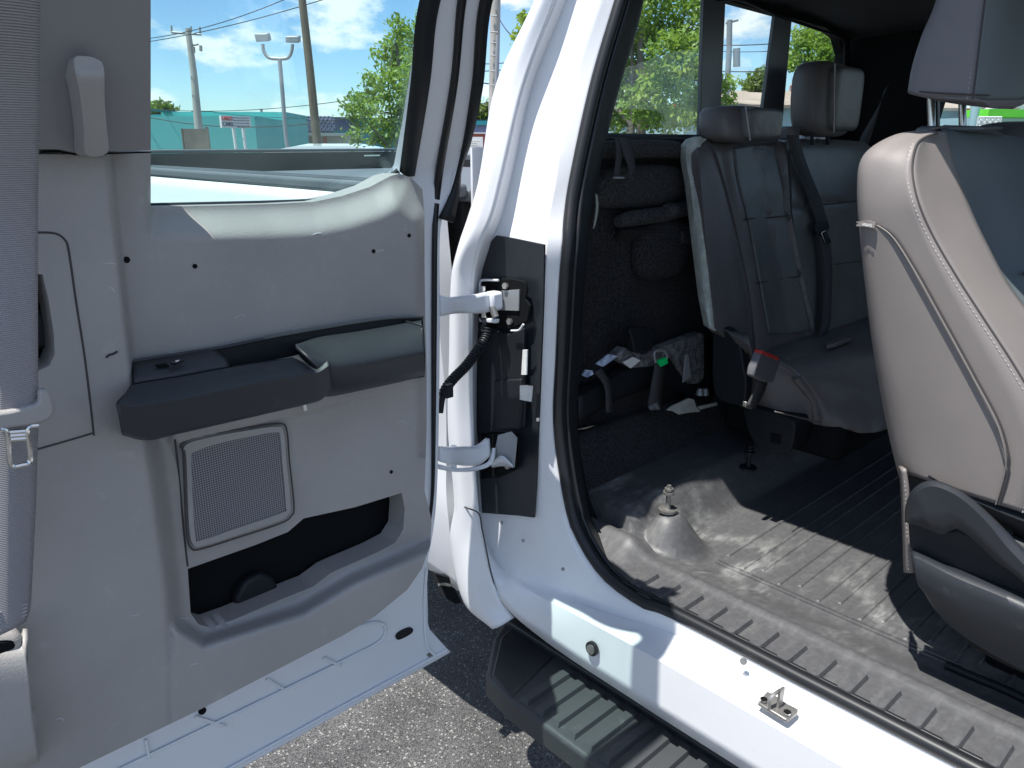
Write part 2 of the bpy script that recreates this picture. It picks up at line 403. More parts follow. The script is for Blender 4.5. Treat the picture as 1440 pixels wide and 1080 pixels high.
def poly3(name, pts, off, m, parent=None, bevel=0, seg=2):
    bm = bmesh.new(); a = [bm.verts.new(p) for p in pts]; b = [bm.verts.new(Vector(p)+Vector(off)) for p in pts]
    bm.faces.new(a); bm.faces.new(b[::-1]); n = len(a)
    for i in range(n): bm.faces.new((a[i], a[(i+1) % n], b[(i+1) % n], b[i]))
    o = from_bm(name, bm, m, parent, 40)
    if bevel:
        q = o.modifiers.new('bevel', 'BEVEL'); q.width = bevel; q.segments = seg; q.limit_method = 'ANGLE'; q.angle_limit = math.radians(40)
    return o
def box(bm, lo, hi, rot=None, piv=None):
    vs = []
    for x in (lo[0], hi[0]):
        for y in (lo[1], hi[1]):
            for z in (lo[2], hi[2]): vs.append(Vector((x, y, z)))
    if rot is not None: vs = [rot@(v-piv)+piv for v in vs]
    V = [bm.verts.new(v) for v in vs]
    for f in ((0,1,3,2),(4,6,7,5),(0,4,5,1),(2,3,7,6),(0,2,6,4),(1,5,7,3)): bm.faces.new([V[i] for i in f])
def boxo(name, lo, hi, m, parent=None, bevel=0, rot=None, piv=None):
    bm = bmesh.new(); box(bm, lo, hi, rot, piv); o = from_bm(name, bm, m, parent, 40)
    if bevel:
        q = o.modifiers.new('bevel', 'BEVEL'); q.width = bevel; q.segments = 3
    return o
def blob(name, c, half, m, parent=None, p=4.0, axes=None, taper=None, seg=28, shape=None):
    """superellipsoid cushion; axes = 3 unit vectors"""
    ax = axes or (Vector((1,0,0)), Vector((0,1,0)), Vector((0,0,1)))
    bm = bmesh.new(); g = {}
    def sgn(x, e): return math.copysign(abs(x)**e, x)
    rings = []
    for i in range(seg//2+1):
        th = -PI/2+PI*i/(seg//2); row = []
        for j in range(seg):
            ph = 2*PI*j/seg
            e = 2/p
            a = sgn(math.cos(th), e)*sgn(math.cos(ph), e); b = sgn(math.cos(th), e)*sgn(math.sin(ph), e); cc = sgn(math.sin(th), e)
            s = 1
            if taper: a *= taper(cc)[0]; b *= taper(cc)[1]
            if shape: a, b, cc = shape(a, b, cc)
            row.append(Vector(c)+ax[0]*a*half[0]+ax[1]*b*half[1]+ax[2]*cc*half[2])
        rings.append(row)
    V = [[bm.verts.new(q) for q in r] for r in rings]
    for i in range(len(V)-1):
        for j in range(seg):
            try: bm.faces.new((V[i][j], V[i][(j+1) % seg], V[i+1][(j+1) % seg], V[i+1][j]))
            except ValueError: pass
    bmesh.ops.remove_doubles(bm, verts=bm.verts[:], dist=1e-5)
    return from_bm(name, bm, m, parent, 60)
def disc(name, c, nrm, r, h, m, parent=None, seg=20, bm=None, r2=None):
    nrm = Vector(nrm).normalized()
    return tube(name, [Vector(c), Vector(c)+nrm*h], r, m, parent, n=2, seg=seg, bm=bm, rr=(lambda t: r if t < .5 else (r2 or r)))
def stitches(name, curve, m, parent, gap=.007, ln=.0042, r=.0009):
    L = sum((Vector(b)-Vector(a)).length for a, b in zip(curve, curve[1:])); n = max(2, int(L/gap))
    P = cr(curve, n*2); bm = bmesh.new()
    for i in range(0, len(P)-1, 2): tube('', [P[i], P[i].lerp(P[i+1], ln/gap*1.4)], r, None, n=2, seg=5, bm=bm)
    return from_bm(name, bm, m, parent)
def sdpoly(P, u, v):
    """signed distance to open polyline; >0 to the left-hand/right depending on direction"""
    best = 1e9; sg = 1
    for a, b in zip(P, P[1:]):
        dx, dy = b[0]-a[0], b[1]-a[1]; t = ((u-a[0])*dx+(v-a[1])*dy)/(dx*dx+dy*dy); t = max(0, min(1, t))
        ex, ey = u-a[0]-t*dx, v-a[1]-t*dy; d = math.hypot(ex, ey)
        if d < best-1e-9: best = d; sg = 1 if (dx*ey-dy*ex) > 0 else -1
    return best*sg
def ss(t): t = max(0, min(1, t)); return t*t*(3-2*t)
def text(name, body, size, m, mw, parent=None, ext=.002):
    c = bpy.data.curves.new(name, 'FONT'); c.body = body; c.size = size; c.extrude = ext; c.align_x = 'CENTER'; c.align_y = 'CENTER'
    o = bpy.data.objects.new(name, c); COL.objects.link(o); bpy.context.view_layer.update()
    me = bpy.data.meshes.new_from_object(o.evaluated_get(bpy.context.evaluated_depsgraph_get())); bpy.data.objects.remove(o)
    me.transform(mw); me.materials.clear()
    return link(name, me, m, parent, smooth=False)

# ================================================================== TRUCK
truck = bpy.data.objects.new('pickup_truck', None); COL.objects.link(truck); truck.location = (0, 0, 0)
tag(truck, 'white extended cab pickup truck with its rear side door swung wide open', 'pickup truck')
LEAN = .17
# ---- body side: opening flange, jamb, rocker
def rk(y, z): return [(-.72,y,z),(-.45,y,z),(-.1,y,z),(.8,y,z)]
K1 = C('y', 1.08, [(897,-100),(868,0),(833,120),(803,255),(796,305),(793,345),(789,390),(784,500),(781,600),(797,710),(813,757),(848,810),(903,850)],
       pre=[(.75,1.29,1.935),(0,1.29,1.945),(-.6,1.29,1.945),(-.93,1.30,1.94)], post=rk(1.08,.695), lean=LEAN)
K2 = C('y', 1.05, [(876,-100),(843,0),(803,120),(782,255),(773,305),(770,345),(767,390),(761,500),(755,600),(757,722),(768,775),(802,838,1.056),(866,866,1.066)],
       pre=[(.75,1.265,1.945),(0,1.265,1.955),(-.6,1.265,1.955),(-.95,1.275,1.955)], post=rk(1.074,.660), lean=LEAN)
K3 = C('y', 1.03, [(832,-100),(797,0),(749,120),(719,255),(706,305),(690,345),(677,390),(672,500),(671,600),(676,722),(690,778,1.02),(735,824,1.008),(815,868,1.0)],
       pre=[(.75,1.245,1.95),(0,1.245,1.96),(-.6,1.245,1.96),(-.98,1.25,1.965)], post=rk(1.0,.652), lean=LEAN)
K4 = C('y', .975, [(818,-100),(781,0),(736,120),(703,255),(690,305),(673,345),(664,390),(662,500),(664,600),(672,718),(682,768),(702,840),(762,897,.99)],
       pre=[(.75,1.225,1.97),(0,1.225,1.98),(-.6,1.225,1.98),(-1.0,1.225,1.98)], post=rk(.995,.542), lean=LEAN+.015)
K5 = [p+Vector((0,.09,-.035)) for p in K4[15:]]
KA = [a.lerp(b, .5)+Vector((0,.002,0)) for a, b in zip(K2, K3)]
body = loft('body_side', [K1, K2, KA, K3, K4], M['paint'], truck, per=9, sub=4, sharp=50)
loft('rocker_underside', [K4[15:], K5], M['paint'], truck, n=80)
KX = [p+Vector((.0, .028, .0)) for p in K1]
# outer flange lip + rubber seal on the flange
tube('door_opening_seal', [p+Vector((.004,.006,.002)) for p in K1], .0125, M['rubber'], truck, n=150, seg=10)
loft('inner_flange_trim', [[p+Vector((.0,.004,0)) for p in K1], [p+Vector((.010,.022,.003)) for p in K1], [p+Vector((-.004,.065,-.03)) for p in K1], [p+Vector((-.03,.10,-.04)) for p in K1]], M['black'], truck, n=120, sub=3, smooth=True)
tube('inner_flange_bead', [p+Vector((.012,.024,.004)) for p in K1], .005, M['rubber'], truck, n=120, seg=8)
# cab rear corner skin
T4 = C('y', .975, [(818,-100),(781,0),(736,120),(703,255),(690,305),(673,345),(664,390),(662,500),(664,600),(672,718),(682,768),(702,840),(724,868,.99)], lean=LEAN+.015)
T5 = C('y', .965, [(789,-100),(753,0),(698,120),(674,255),(659,305),(646,345),(636,390),(633,500),(631,600),(640,706),(634,760),(652,845),(692,882)], lean=LEAN+.01)
Tm = [a.lerp(b, .5)+Vector((.006,-.018,0)) for a, b in zip(T4, T5)]
T6 = [p+Vector((-.012,.05,.01)) for p in T5]; T7 = [p+Vector((-.012,.2,.02)) for p in T5]
loft('cab_corner', [T4, Tm, T5, T6, T7], M['paint'], truck, per=8, sub=5, smooth=True)
T6b = C('y', .985, [(674,255),(660,300),(650,333),(638,390),(636,467)])
# corner panel gap line and lower cladding lip
tube('panel_gap', C('y', .958, [(642,706,.955),(656,714,.955),(673,722,.962),(678,745,.966),(683,768,.972),(690,803,.972),(699,833,.975),(712,853,.984),(724,867,.987)]), .0016, M['seam'], truck, n=60, seg=6)
# ---- black film on jamb
tp = [(698,331),(722,335),(765,344),(764,420),(761,500),(757,600),(754,680),(751,728),(728,725),(700,723),(678,721),(674,660),(671,600),(671,500),(675,400),(679,357),(688,342)]
def jamb(u, v): return U(u, v, 'y', 1.026+.012*ss((u-680)/70.))
sheet('jamb_film', tp, [], jamb, M['tape'], truck, step=14, solid=(0,.004,0))
# recess around upper hinge, lower moulded panel
plate('hinge_pocket', [(676,394),(690,391),(722,392),(738,396),(741,408),(738,420),(745,430),(742,452),(728,458),(720,463),(700,463),(676,462)], 'y', 1.0215, (0,.006,0), M['void'], truck, bevel=.002)
plate('hinge_pocket', [(676,611),(700,608),(728,612),(730,640),(724,662),(700,672),(676,674)], 'y', 1.0215, (0,.006,0), M['void'], truck, bevel=.002)
plate('jamb_cover', [(672,470),(700,466),(716,470),(736,462),(735,520),(738,560),(736,600),(716,608),(671,608),(671,500)], 'y', 1.019, (0,.008,0), M['black'], truck, bevel=.002)
plate('jamb_cover', [(694,535),(732,533),(734,560),(730,604),(694,605)], 'y', 1.014, (0,.008,0), M['black'], truck, bevel=.003)
plate('bare_metal_patch', [(704,409),(730,407),(729,437),(701,436)], 'y', 1.018, (0,.003,0), M['galv'], truck)
plate('jamb_sticker', [(735,492),(741,492),(740,527),(733,527)], 'y', 1.004, (0,.003,0), M['sticker_w'], truck)
plate('jamb_sticker', [(731,542),(748,543),(746,565),(731,562)], 'y', 1.0, (0,.003,0), M['sticker_w'], truck)
tube('pocket_edge', C('y', 1.008, [(675,412),(675,398),(679,394),(701,394)]), .0025, M['paint'], truck, n=14, seg=6)
tube('pocket_edge', C('y', 1.008, [(719,465),(730,464),(736,456)]), .0022, M['paint'], truck, n=10, seg=6)
# ---- hinge arms
def hinge(c0, c1, w, ax0, thick, nm='hinge_arm'):
    pass
loft('hinge_arm', [C('y', .83, [(617,415),(632,418,.86),(650,416,.91),(672,414,.955),(684,411,.985),(691,415,1.0)]),
                   C('y', .83, [(617,444),(632,441,.86),(650,440,.91),(672,440,.955),(686,438,.985),(692,434,1.0)])], M['paint_clean'], truck, n=30, sub=4, thick=.012)
plate('hinge_arm', [(679,410),(692,412),(693,438),(684,440)], 'y', .985, (0,.03,0), M['paint_clean'], truck, bevel=.006)
tube('hinge_pin', C('y', 1.0, [(680,402),(681,446)]), .006, M['steel'], truck, n=4)
tube('hinge_bolt', C('y', .99, [(692,431),(697,446)]), .007, M['zinc'], truck, n=4)
tube('wiring_connector', C('y', 1.0, [(678,445),(683,455),(679,462),(684,468)]), .006, M['black'], truck, n=12, seg=6)
plate('hinge_bracket', [(673,447),(698,449),(697,455),(674,453)], 'y', 1.0, (0,.01,0), M['paint_clean'], truck, bevel=.002)
loft('hinge_arm', [C('y', .83, [(616,628),(632,629,.86),(650,628,.91),(672,627,.96),(686,616,.99)]),
                   C('y', .83, [(616,648),(632,652,.86),(650,654,.91),(672,652,.96),(688,640,.99)])], M['paint_clean'], truck, n=30, sub=4, thick=.012)
loft('hinge_arm', [C('y', .85, [(616,653),(640,658,.885),(665,657,.94),(685,650,.98),(691,640,.99),(693,630,.995)]),
                   C('y', .85, [(616,659),(640,663,.885),(665,662,.94),(687,656,.98),(695,646,.99),(696,630,.995)])], M['paint_clean'], truck, n=30, sub=2, thick=.006)
tube('hinge_pin', C('y', .885, [(638,627),(638,658)]), .006, M['paint_clean'], truck, n=4)
plate('torn_jamb_flap', [(694,640),(700,612),(718,607),(726,616),(724,640),(722,658),(712,652),(696,655)], 'y', .998, (0,.004,0), M['galv'], truck, bevel=.001)
loft('torn_jamb_flap', [C('y', .99, [(690,652),(705,641),(718,652)]), C('y', 1.0, [(692,657),(706,655),(722,657)])], M['paint_clean'], truck, n=10)
for (u, v) in ((712,402), (718,452), (715,655)):
    disc('jamb_bolt', U(u, v, 'y', 1.019), (.1,-1,.1), .0065, .006, M['zinc'], truck, 6)
for (u, v) in ((757,590),(706,735),(736,760),(792,800)):
    disc('jamb_plug', U(u, v, 'y', 1.036 if v < 700 else 1.028), (.1,-1,.1), .004, .002, M['galv'], truck, 12)
# corrugated wiring conduit
cp_ = C('y', 1.0, [(686,462),(683,475,.99),(672,492,.965),(655,515,.925),(640,530,.895),(628,545,.87),(622,560,.855),(619,580,.85)])
tube('wiring_conduit', cp_, .0085, M['black'], truck, n=260, seg=12, rr=lambda t: .0078+.0028*(1 if math.sin(t*2*PI*34) > 0 else 0) if t < .86 else .006)
# ---- striker / plug / bolt on rocker
def on_rocker(u, v): return U(u, v, 'y', .996)
plg = on_rocker(836, 910)
disc('drain_plug', plg+Vector((0,-.004,0)), (0,-1,.1), .0145, .006, M['rubber'], truck, 24)
disc('drain_plug', plg+Vector((0,-.010,.0)), (0,-1,.1), .0095, .003, M['zinc'], truck, 20)
boltp = U(1046, 930, 'z', .69)
disc('flange_bolt', U(1046, 930, 'y', 1.062), (0,-.9,.4), .006, .003, M['zinc'], truck, 14)
lt = [U(u, v, 'z', .668) for u, v in ((1065,992),(1078,976),(1086,979),(1106,993),(1122,1001),(1121,1006),(1108,1016),(1104,1016))]
striker = poly3('latch_striker', [p+Vector((0,0,.0)) for p in lt], (0,0,.006), M['zinc'], truck, bevel=.0015)
sx = U(1090, 993, 'z', .674)
bm = bmesh.new()
tube('', [sx+Vector((-.004,-.012,0)), sx+Vector((-.004,-.013,.020)), sx+Vector((.0,.004,.026)), sx+Vector((.002,.012,.024)), sx+Vector((.002,.012,0))], .0032, None, n=16, seg=8, bm=bm)
box(bm, sx+Vector((.003,-.002,.0)), sx+Vector((.007,.012,.034)))
from_bm('striker_loop', bm, M['zinc'], striker)
for q in ((1074,985),(1107,1003)): disc('striker_screw', U(q[0], q[1], 'z', .676), (0,0,1), .006, .003, M['steel'], striker, seg=14)

# ---- running board
rb = bpy.data.objects  # noqa
sz = .48
ou = [U(u, v, 'z', sz) for u, v in ((732,872),(694,897),(683,950),(712,986))]
yo, yi = .872, 1.075
x_l = ou[3].x
bm = bmesh.new()
cap = [Vector((-1.16, yi, sz)), ou[1], ou[2], Vector((x_l, yo, sz)), Vector((1.2, yo, sz)), Vector((1.2, yi, sz))]
board = poly3('running_board', cap, (0,0,-.055), M['step'], truck, bevel=.008, seg=3)
M['endcap'] = mat('satin_black_end_cap', (.022,.024,.027), .45, bump=.3, bscale=500, bdist=.0006)
e0 = [p+Vector((0,0,.004)) for p in (ou[1]+Vector((.012,.012,0)), ou[2]+Vector((.012,.006,0)), Vector((x_l, yo+.006, sz)), U(782,922,'z',sz), Vector((-1.12, yi-.01, sz)))]
poly3('step_end_cap', e0, (0,0,-.05), M['endcap'], board, bevel=.004)
boxo('step_inner_rail', (-1.13, 1.035, sz-.02), (1.2, 1.078, sz+.016), M['endcap'], board, bevel=.006)
bm = bmesh.new(); x = -.93; k = 0
while x < 1.15:
    if k % 9 == 6:
        pass
    dx0 = .026
    V = [Vector((x,.884,sz-.002)),Vector((x+dx0,.884,sz-.002)),Vector((x+dx0+.0,1.028,sz-.002)),Vector((x,1.028,sz-.002))]
    a = [bm.verts.new(p) for p in V]; q = .004
    T = [bm.verts.new(p) for p in (Vector((x+q,.892,sz+.009)),Vector((x+dx0-q,.892,sz+.009)),Vector((x+dx0-q,1.022,sz+.009)),Vector((x+q,1.022,sz+.009)))]
    bm.faces.new(T)
    for i in range(4): bm.faces.new((a[i], a[(i+1) % 4], T[(i+1) % 4], T[i]))
    x += .042; k += 1
from_bm('tread_rib', bm, M['step'], board, 20)

# ---- bed
bm = bmesh.new()
F1 = [Vector(p) for p in ((-1.275,.955,1.44),(-1.285,.965,1.38),(-1.29,.985,1.2),(-1.29,1.0,1.0),(-1.29,.998,.86),(-1.29,.995,.763),(-1.29,1.008,.62),(-1.29,1.022,.505))]
Fm = [Vector(p) for p in ((-1.40,.95,1.44),(-1.40,.938,1.38),(-1.40,.915,1.2),(-1.42,.93,1.0),(-1.44,.972,.86),(-1.46,.95,.763),(-1.47,.955,.66),(-1.47,.985,.56))]
R1 = [Vector((-3.7, p.y-.02, p.z)) for p in Fm]
F0 = [p+Vector((.004,.045,0)) for p in F1]; F00 = [p+Vector((-.03,.07,0)) for p in F1]
loft('bed_side', [F00, F0, F1, Fm, R1], M['paint'], truck, n=30, sub=3)
boxo('bed_rail_cap', (-3.72,.945,1.44), (-1.27,1.06,1.468), M['railcap'], truck, bevel=.008)
bm = bmesh.new()
for yy in (.962,.985,1.008,1.031): box(bm, (-3.7,yy,1.466), (-1.29,yy+.006,1.4705))
from_bm('bed_rail_rib', bm, M['railcap'], truck)
boxo('bed_rail_cap', (-3.72,2.76,1.455), (-1.27,2.88,1.487), M['railcap'], truck, bevel=.006)
boxo('bed_side', (-3.7,2.80,.6), (-1.29,2.87,1.454), M['paint'], truck)
boxo('bed_liner_wall', (-3.7,2.74,.9), (-1.3,2.795,1.455), M['bedliner'], truck)
boxo('bed_liner_wall', (-3.7,1.065,.9), (-1.3,1.09,1.44), M['bedliner'], truck)
boxo('bed_floor', (-3.7,1.09,.86), (-1.38,2.74,.9), M['bedliner'], truck)
boxo('added_bed_slab', (-3.4,1.10,1.40), (-1.5,2.72,1.425), M['railcap'], truck, bevel=.01)  # added grey slab, its tone stands in for the sunlit bed interior
boxo('bed_front_wall', (-1.36,1.07,.62), (-1.315,2.80,1.43), M['bedliner'], truck)
boxo('bed_rail_cap', (-1.34,1.06,1.43), (-1.27,2.76,1.455), M['railcap'], truck, bevel=.006)
boxo('tailgate', (-3.76,.95,.85), (-3.705,2.86,1.50), M['paint'], truck, bevel=.01)
boxo('tailgate_cap', (-3.765,.95,1.503), (-3.695,2.86,1.518), M['railcap'], truck, bevel=.004)
boxo('tailgate_liner', (-3.702,1.10,.88), (-3.69,2.73,1.502), M['endcap'], truck)
plate('mud_flap', [(612,806),(632,812),(642,832),(650,848),(640,850),(628,842)], 'x', -1.31, (-.02,0,0), M['black'], truck, bevel=.002)
tube('mud_flap_edge', C('x', -1.305, [(617,822),(624,821),(633,823)]), .004, M['steel'], truck, n=6, seg=6)

# ================================================================== OPEN REAR DOOR
hole_win = [(212,-335),(400,-290),(520,-255),(600,-232),(628,-200),(628,-110),(612,0),(596,90),(582,170),(566,246),(548,248),(520,262),(480,275),(440,283),(380,286),(300,288),(212,290)]
hole_out = [(180,-345),(400,-300),(520,-268),(630,-250),(665,-200),(660,-110),(645,0),(630,90),(615,170),(600,246),(580,290),(520,305),(440,318),(300,322),(180,322)]
def uf_out(u, v):
    p = UF(u, v, dxs); return p+Vector((-.113+.068*ss((p.z-1.47)/.1), -.004 if u > 500 else 0, 0))
shell_out = [(-300,-395),(212,-410),(400,-350),(520,-312),(625,-268),(690,-200),(712,-100),(676,0),(664,120),(648,215),(632,275),(621,305),(617,345),(617.5,450),(616,600),(613,700),(607,755),(600,795),(602,883),(633,917),(338,1080),(100,1211),(-300,1430)]
door = sheet('rear_door', shell_out, [hole_win], lambda u, v: UF(u, v, dxs), M['paint_clean'], truck, step=26, solid=(-.03,0,0))
door['label'] = 'open rear side door with grey inner panel'
outer_skin = sheet('door_outer_skin', [(-305,-397),(212,-412),(400,-352),(520,-314),(627,-270),(693,-202),(716,-100),(681,0),(668,120),(652,215),(637,275),(628,305),(623,345),(622,450),(620,600),(617,700),(611,755),(604,795),(606,883),(637,919),(338,1084),(100,1215),(-305,1435)], [hole_out],
      uf_out, M['paint_clean'], door, step=30, solid=(-.008,0,0))
loft('door_hem', [[UF(u, v, dxs) for u, v in ((712,-100),(676,0),(664,120),(648,215),(632,275),(621,305),(617,345),(617.5,450),(616,600),(613,700),(607,755),(600,795),(602,883),(633,917))], [uf_out(u, v) for u, v in ((716,-100),(681,0),(668,120),(652,215),(637,275),(628,305),(623,345),(622,450),(620,600),(617,700),(611,755),(604,795),(606,883),(637,919))]], M['paint_clean'], door, n=50)
loft('door_hem', [[UF(u, v, dxs) for u, v in ((633,917),(338,1080),(100,1211),(-300,1430))], [uf_out(u, v) for u, v in ((637,919),(338,1084),(100,1215),(-305,1435))]], M['paint_clean'], door, n=30)
def inner(pts, dx=.004):
    return [UF(u, v, lambda z: dxs(z)+dx) for u, v in pts]
# flange bead details, seals
loft('door_edge_seal', [inner([(668,-100),(645,0),(634,120),(612,255),(609,330),(608,450),(608,600),(607.5,690),(603,735)]),
                        inner([(679,-100),(654.5,0),(642,120),(620,255),(614,330),(613,450),(611.5,600),(609.5,690),(604,740)])], M['rubber'], door, n=50, sub=2, thick=.006)
loft('window_seal', [inner([(640,-140),(590,0),(577,120),(562,240)]), inner([(655,-140),(603,0),(589,120),(572,247)], .012), inner([(672,-140),(618,0),(603,120),(582,247)])], M['black'], door, n=30, sub=3, thick=.004, smooth=True)
loft('reveal_moulding', [inner([(720,-100),(677,0),(665,120),(650,215),(637,265),(618,307)], .006), inner([(735,-100),(691,0),(678,120),(661,200),(648,235),(645,270),(637,313)], .004)], M['black'], door, n=30, sub=2, thick=.006)
boxo('door_edge_clip', (-1.072,.828,1.10), (-1.062,.842,1.125), M['black'], door)
# pane
sheet('window_pane', [(200,-350),(400,-305),(520,-270),(620,-240),(640,-190),(638,-100),(618,0),(600,110),(580,250),(545,262),(480,290),(200,300)], [], lambda u, v: UF(u, v, lambda z: dxs(z)-.034), M['glass'], door, step=60, solid=(-.005,0,0))
plate('glass_mark', [(512,218),(534,217.5),(534,219.3),(512,219.8)], 'x', -1.098, (.0006,0,0), M['white'], door)
tube('window_channel', inner([(212,291),(300,289),(380,287),(440,284),(480,277),(520,264),(548,249),(560,240)], .004), .005, M['black'], door, n=60, seg=8)
loft('window_channel', [inner([(212,287),(300,285),(380,283),(440,280),(478,272),(515,259),(543,243)], -.02), inner([(212,291),(300,289),(380,287),(440,284),(480,277),(520,264),(548,248)], .0)], M['rubber'], door, n=40)
# inner trim panel
P1 = [(150,200),(158,300),(166,367),(183,513),(198,600),(209,673),(222,773),(229,823),(236,933),(240,1100),(240,1200)]
L1 = [(215,835),(243,888),(285,915),(430,868),(468,845),(500,826),(560,800),(640,765)]
WB = [(150,292),(212,290),(300,288),(380,286),(440,283),(480,275),(520,262),(548,246),(577,248),(598,266)]
pocket = [(264,800),(268,862),(279,878),(297,883),(330,871),(395,843),(440,825),(465,806),(480,799),(530,777),(556,763),(567,745),(569,715),(565,693),(500,713),(427,729),(405,748),(360,766)]
slot = [(30,383),(60,386),(68,420),(76,470),(77,498),(70,514),(54,522),(30,522)]
panel_out = [(-300,217),(60,217),(140,216.5),(212,213),(212,291),(300,289),(380,287),(440,284),(480,276),(520,263),(548,248),(562,244),(579,251),(594,266),(597,300),(597,370),(598,450),(600,520),(600,600),(597,690),(604,718),(607,735),(605,767),(593,800),(573,829),(527,867),(480,895),(360,957),(285,996),(107,1082),(40,1114),(-300,1290)]
def panel_x(u, v):
    x = -1.0
    s = -sdpoly(P1, u, v)                     # >0 right of crease
    w = 10 if v < 560 else 10+22*ss((v-560)/80)
    t = 1-ss((s+2)/w)
    if v < 217+8: t *= ss((v-209)/8)
    x += .042*t
    # ledge below the window
    if u > 205 and v < 420:
        d = abs(sdpoly(WB, u, v))
        fade = ss((u-205)/12)
        x -= .036*fade*(1-ss(min(1, d/50)))
    # right edge roll
    e = 597-u
    if v < 690 and e < 14: x -= .012*(1-max(0, e)/14)**2
    # pocket front swells out
    s2 = sdpoly(L1, u, v)
    if v > 640:
        q = (ss(1+s2/26) if s2 < 0 else 1)*ss((u-214)/34)
        x = max(x, -1.0+.042*q)
    # bottom roll under
    if v > 700 and u > 240:
        yb = 1082-(u-107)*.5 if u < 480 else None
    # strip under the arm rest
    s3 = v-(580-(u-430)*.24)
    if u > 235 and 500 < v < 700: x += .010*(1-ss((s3+4)/8))*ss((u-235)/10)
    return x
panel = sheet('door_panel', panel_out, [pocket, slot], lambda u, v: U(u, v, 'x', panel_x(u, v)), M['trim'], door, step=5, solid=(-.045,0,0), sharp=60)
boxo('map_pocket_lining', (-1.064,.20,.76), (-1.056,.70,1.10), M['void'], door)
plate('pocket_inner_rib', [(330,845),(345,818),(368,806),(385,812),(398,838),(400,850),(340,872)], 'x', -1.035, (-.02,0,0), M['black'], door, bevel=.006)
boxo('belt_slot_lining', (-1.045,-.1,1.2), (-1.035,.28,1.45), M['void'], door)
plate('belt_slot_reel', [(40,440),(66,436),(74,462),(74,492),(40,494)], 'x', -1.0, (-.02,0,0), M['dark'], door, bevel=.006)
def pcurve(pts, off=.0015): return [U(u, v, 'x', panel_x(u, v)+off) for u, v in pts]
tube('access_cover_line', pcurve([(30,327),(66,327),(80,329),(90,336),(96,350),(107,425),(120,510),(131,605),(129,609),(100,618),(30,638)], .0), .0013, M['seam'], door, n=90, seg=6)
tube('speaker_recess_line', pcurve([(246,618),(251,660),(257,730),(262,780),(264,796)], .0), .0014, M['seam'], door, n=30, seg=6)
for (u, v, r) in ((177,365,.004),(273,374,.003),(574,331,.003),(524,353,.003),(549,663,.003)):
    disc('screw_hole', U(u, v, 'x', panel_x(u, v)-.002), (1,0,0), r, .0035, M['void'], door, seg=12)
tube('scuff_mark', pcurve([(149,503),(153,499),(158,498),(165,494)], .0004), .0014, M['dark'], door, n=8, seg=5)
M['scuff'] = mat('pale_scuff', (.50,.50,.50), .6)
for q in (((146,372),(155,370),(163,372)), ((155,404),(159,407),(161,411)), ((254,868),(260,870),(265,869)), ((266,936),(272,934),(279,933)), ((331,447),(338,443),(344,445)), ((184,864),(190,866),(196,863)), ((80,1012),(86,1010),(90,1014)), ((560,595),(566,592),(572,596)), ((440,330),(446,328),(452,328)), ((528,355),(534,352),(540,352))):
    tube('scuff_mark', pcurve(q, .0002), .0007, M['scuff'], door, n=6, seg=4)
plate('torn_clip', [(426,566),(430,566),(432,577),(428,578)], 'x', -.978, (-.004,0,0), M['sticker_w'], door)
# pillar upper trim with belt height adjuster
sheet('pillar_trim', [(-300,-420),(212,-440),(212,211),(150,213),(142,216),(110,215),(85,210),(60,210),(-300,212)], [], lambda u, v: UF(u, v, lambda z: dxs(z)+.108+.0*ss((u-60)/60)), M['trim2'], door, step=24, solid=(-.12,0,0))
adj = sheet('belt_height_adjuster', cr2([(104,84),(120,79),(136,83),(146,95),(147,140),(150,180),(151,215),(121,217),(118,180),(112,130)]), [],
    lambda u, v: UF(u, v, lambda z: dxs(z)+.145-.018*ss(1-(v-80)/30.)), M['trim'], door, step=8, solid=(-.035,0,0))
plate('trim_gap', [(60,212),(85,211.5),(110,216),(141,217.5),(150,215),(212,213),(212,215),(151,217),(140,220),(108,218.5),(85,214),(60,215)], 'x', -.951, (-.01,0,0), M['void'], door)
# speaker grille
spk = cr2([(262,642),(258,633),(266,623),(300,614),(350,605),(388,600),(399,607),(403,650),(409,710),(405,724),(390,734),(330,754),(285,768),(272,766),(266,740)])
sheet('speaker_grille', cr2([(268,645),(270,636),(300,625),(350,613),(388,607),(395,613),(398,650),(403,712),(398,722),(330,745),(282,761),(274,756),(270,700)]), [], lambda u, v: U(u, v, 'x', -.9955), M['mesh'], door, step=14, solid=(-.01,0,0))
sheet('speaker_bezel', spk, [cr2([(269,647),(271,637),(300,626),(350,614),(387,608),(394,614),(397,650),(402,711),(397,721),(330,744),(283,760),(275,755),(271,700)])], lambda u, v: U(u, v, 'x', -.9935), M['trim'], door, step=6, solid=(-.01,0,0))
spo = [(255+(u-255)*1.0, v) for u, v in spk]
tube('speaker_gap', [U(334+(u-334)*1.06, 684+(v-684)*1.05, 'x', -.9945) for u, v in spk+spk[:1]], .0013, M['seam'], door, n=120, seg=6)
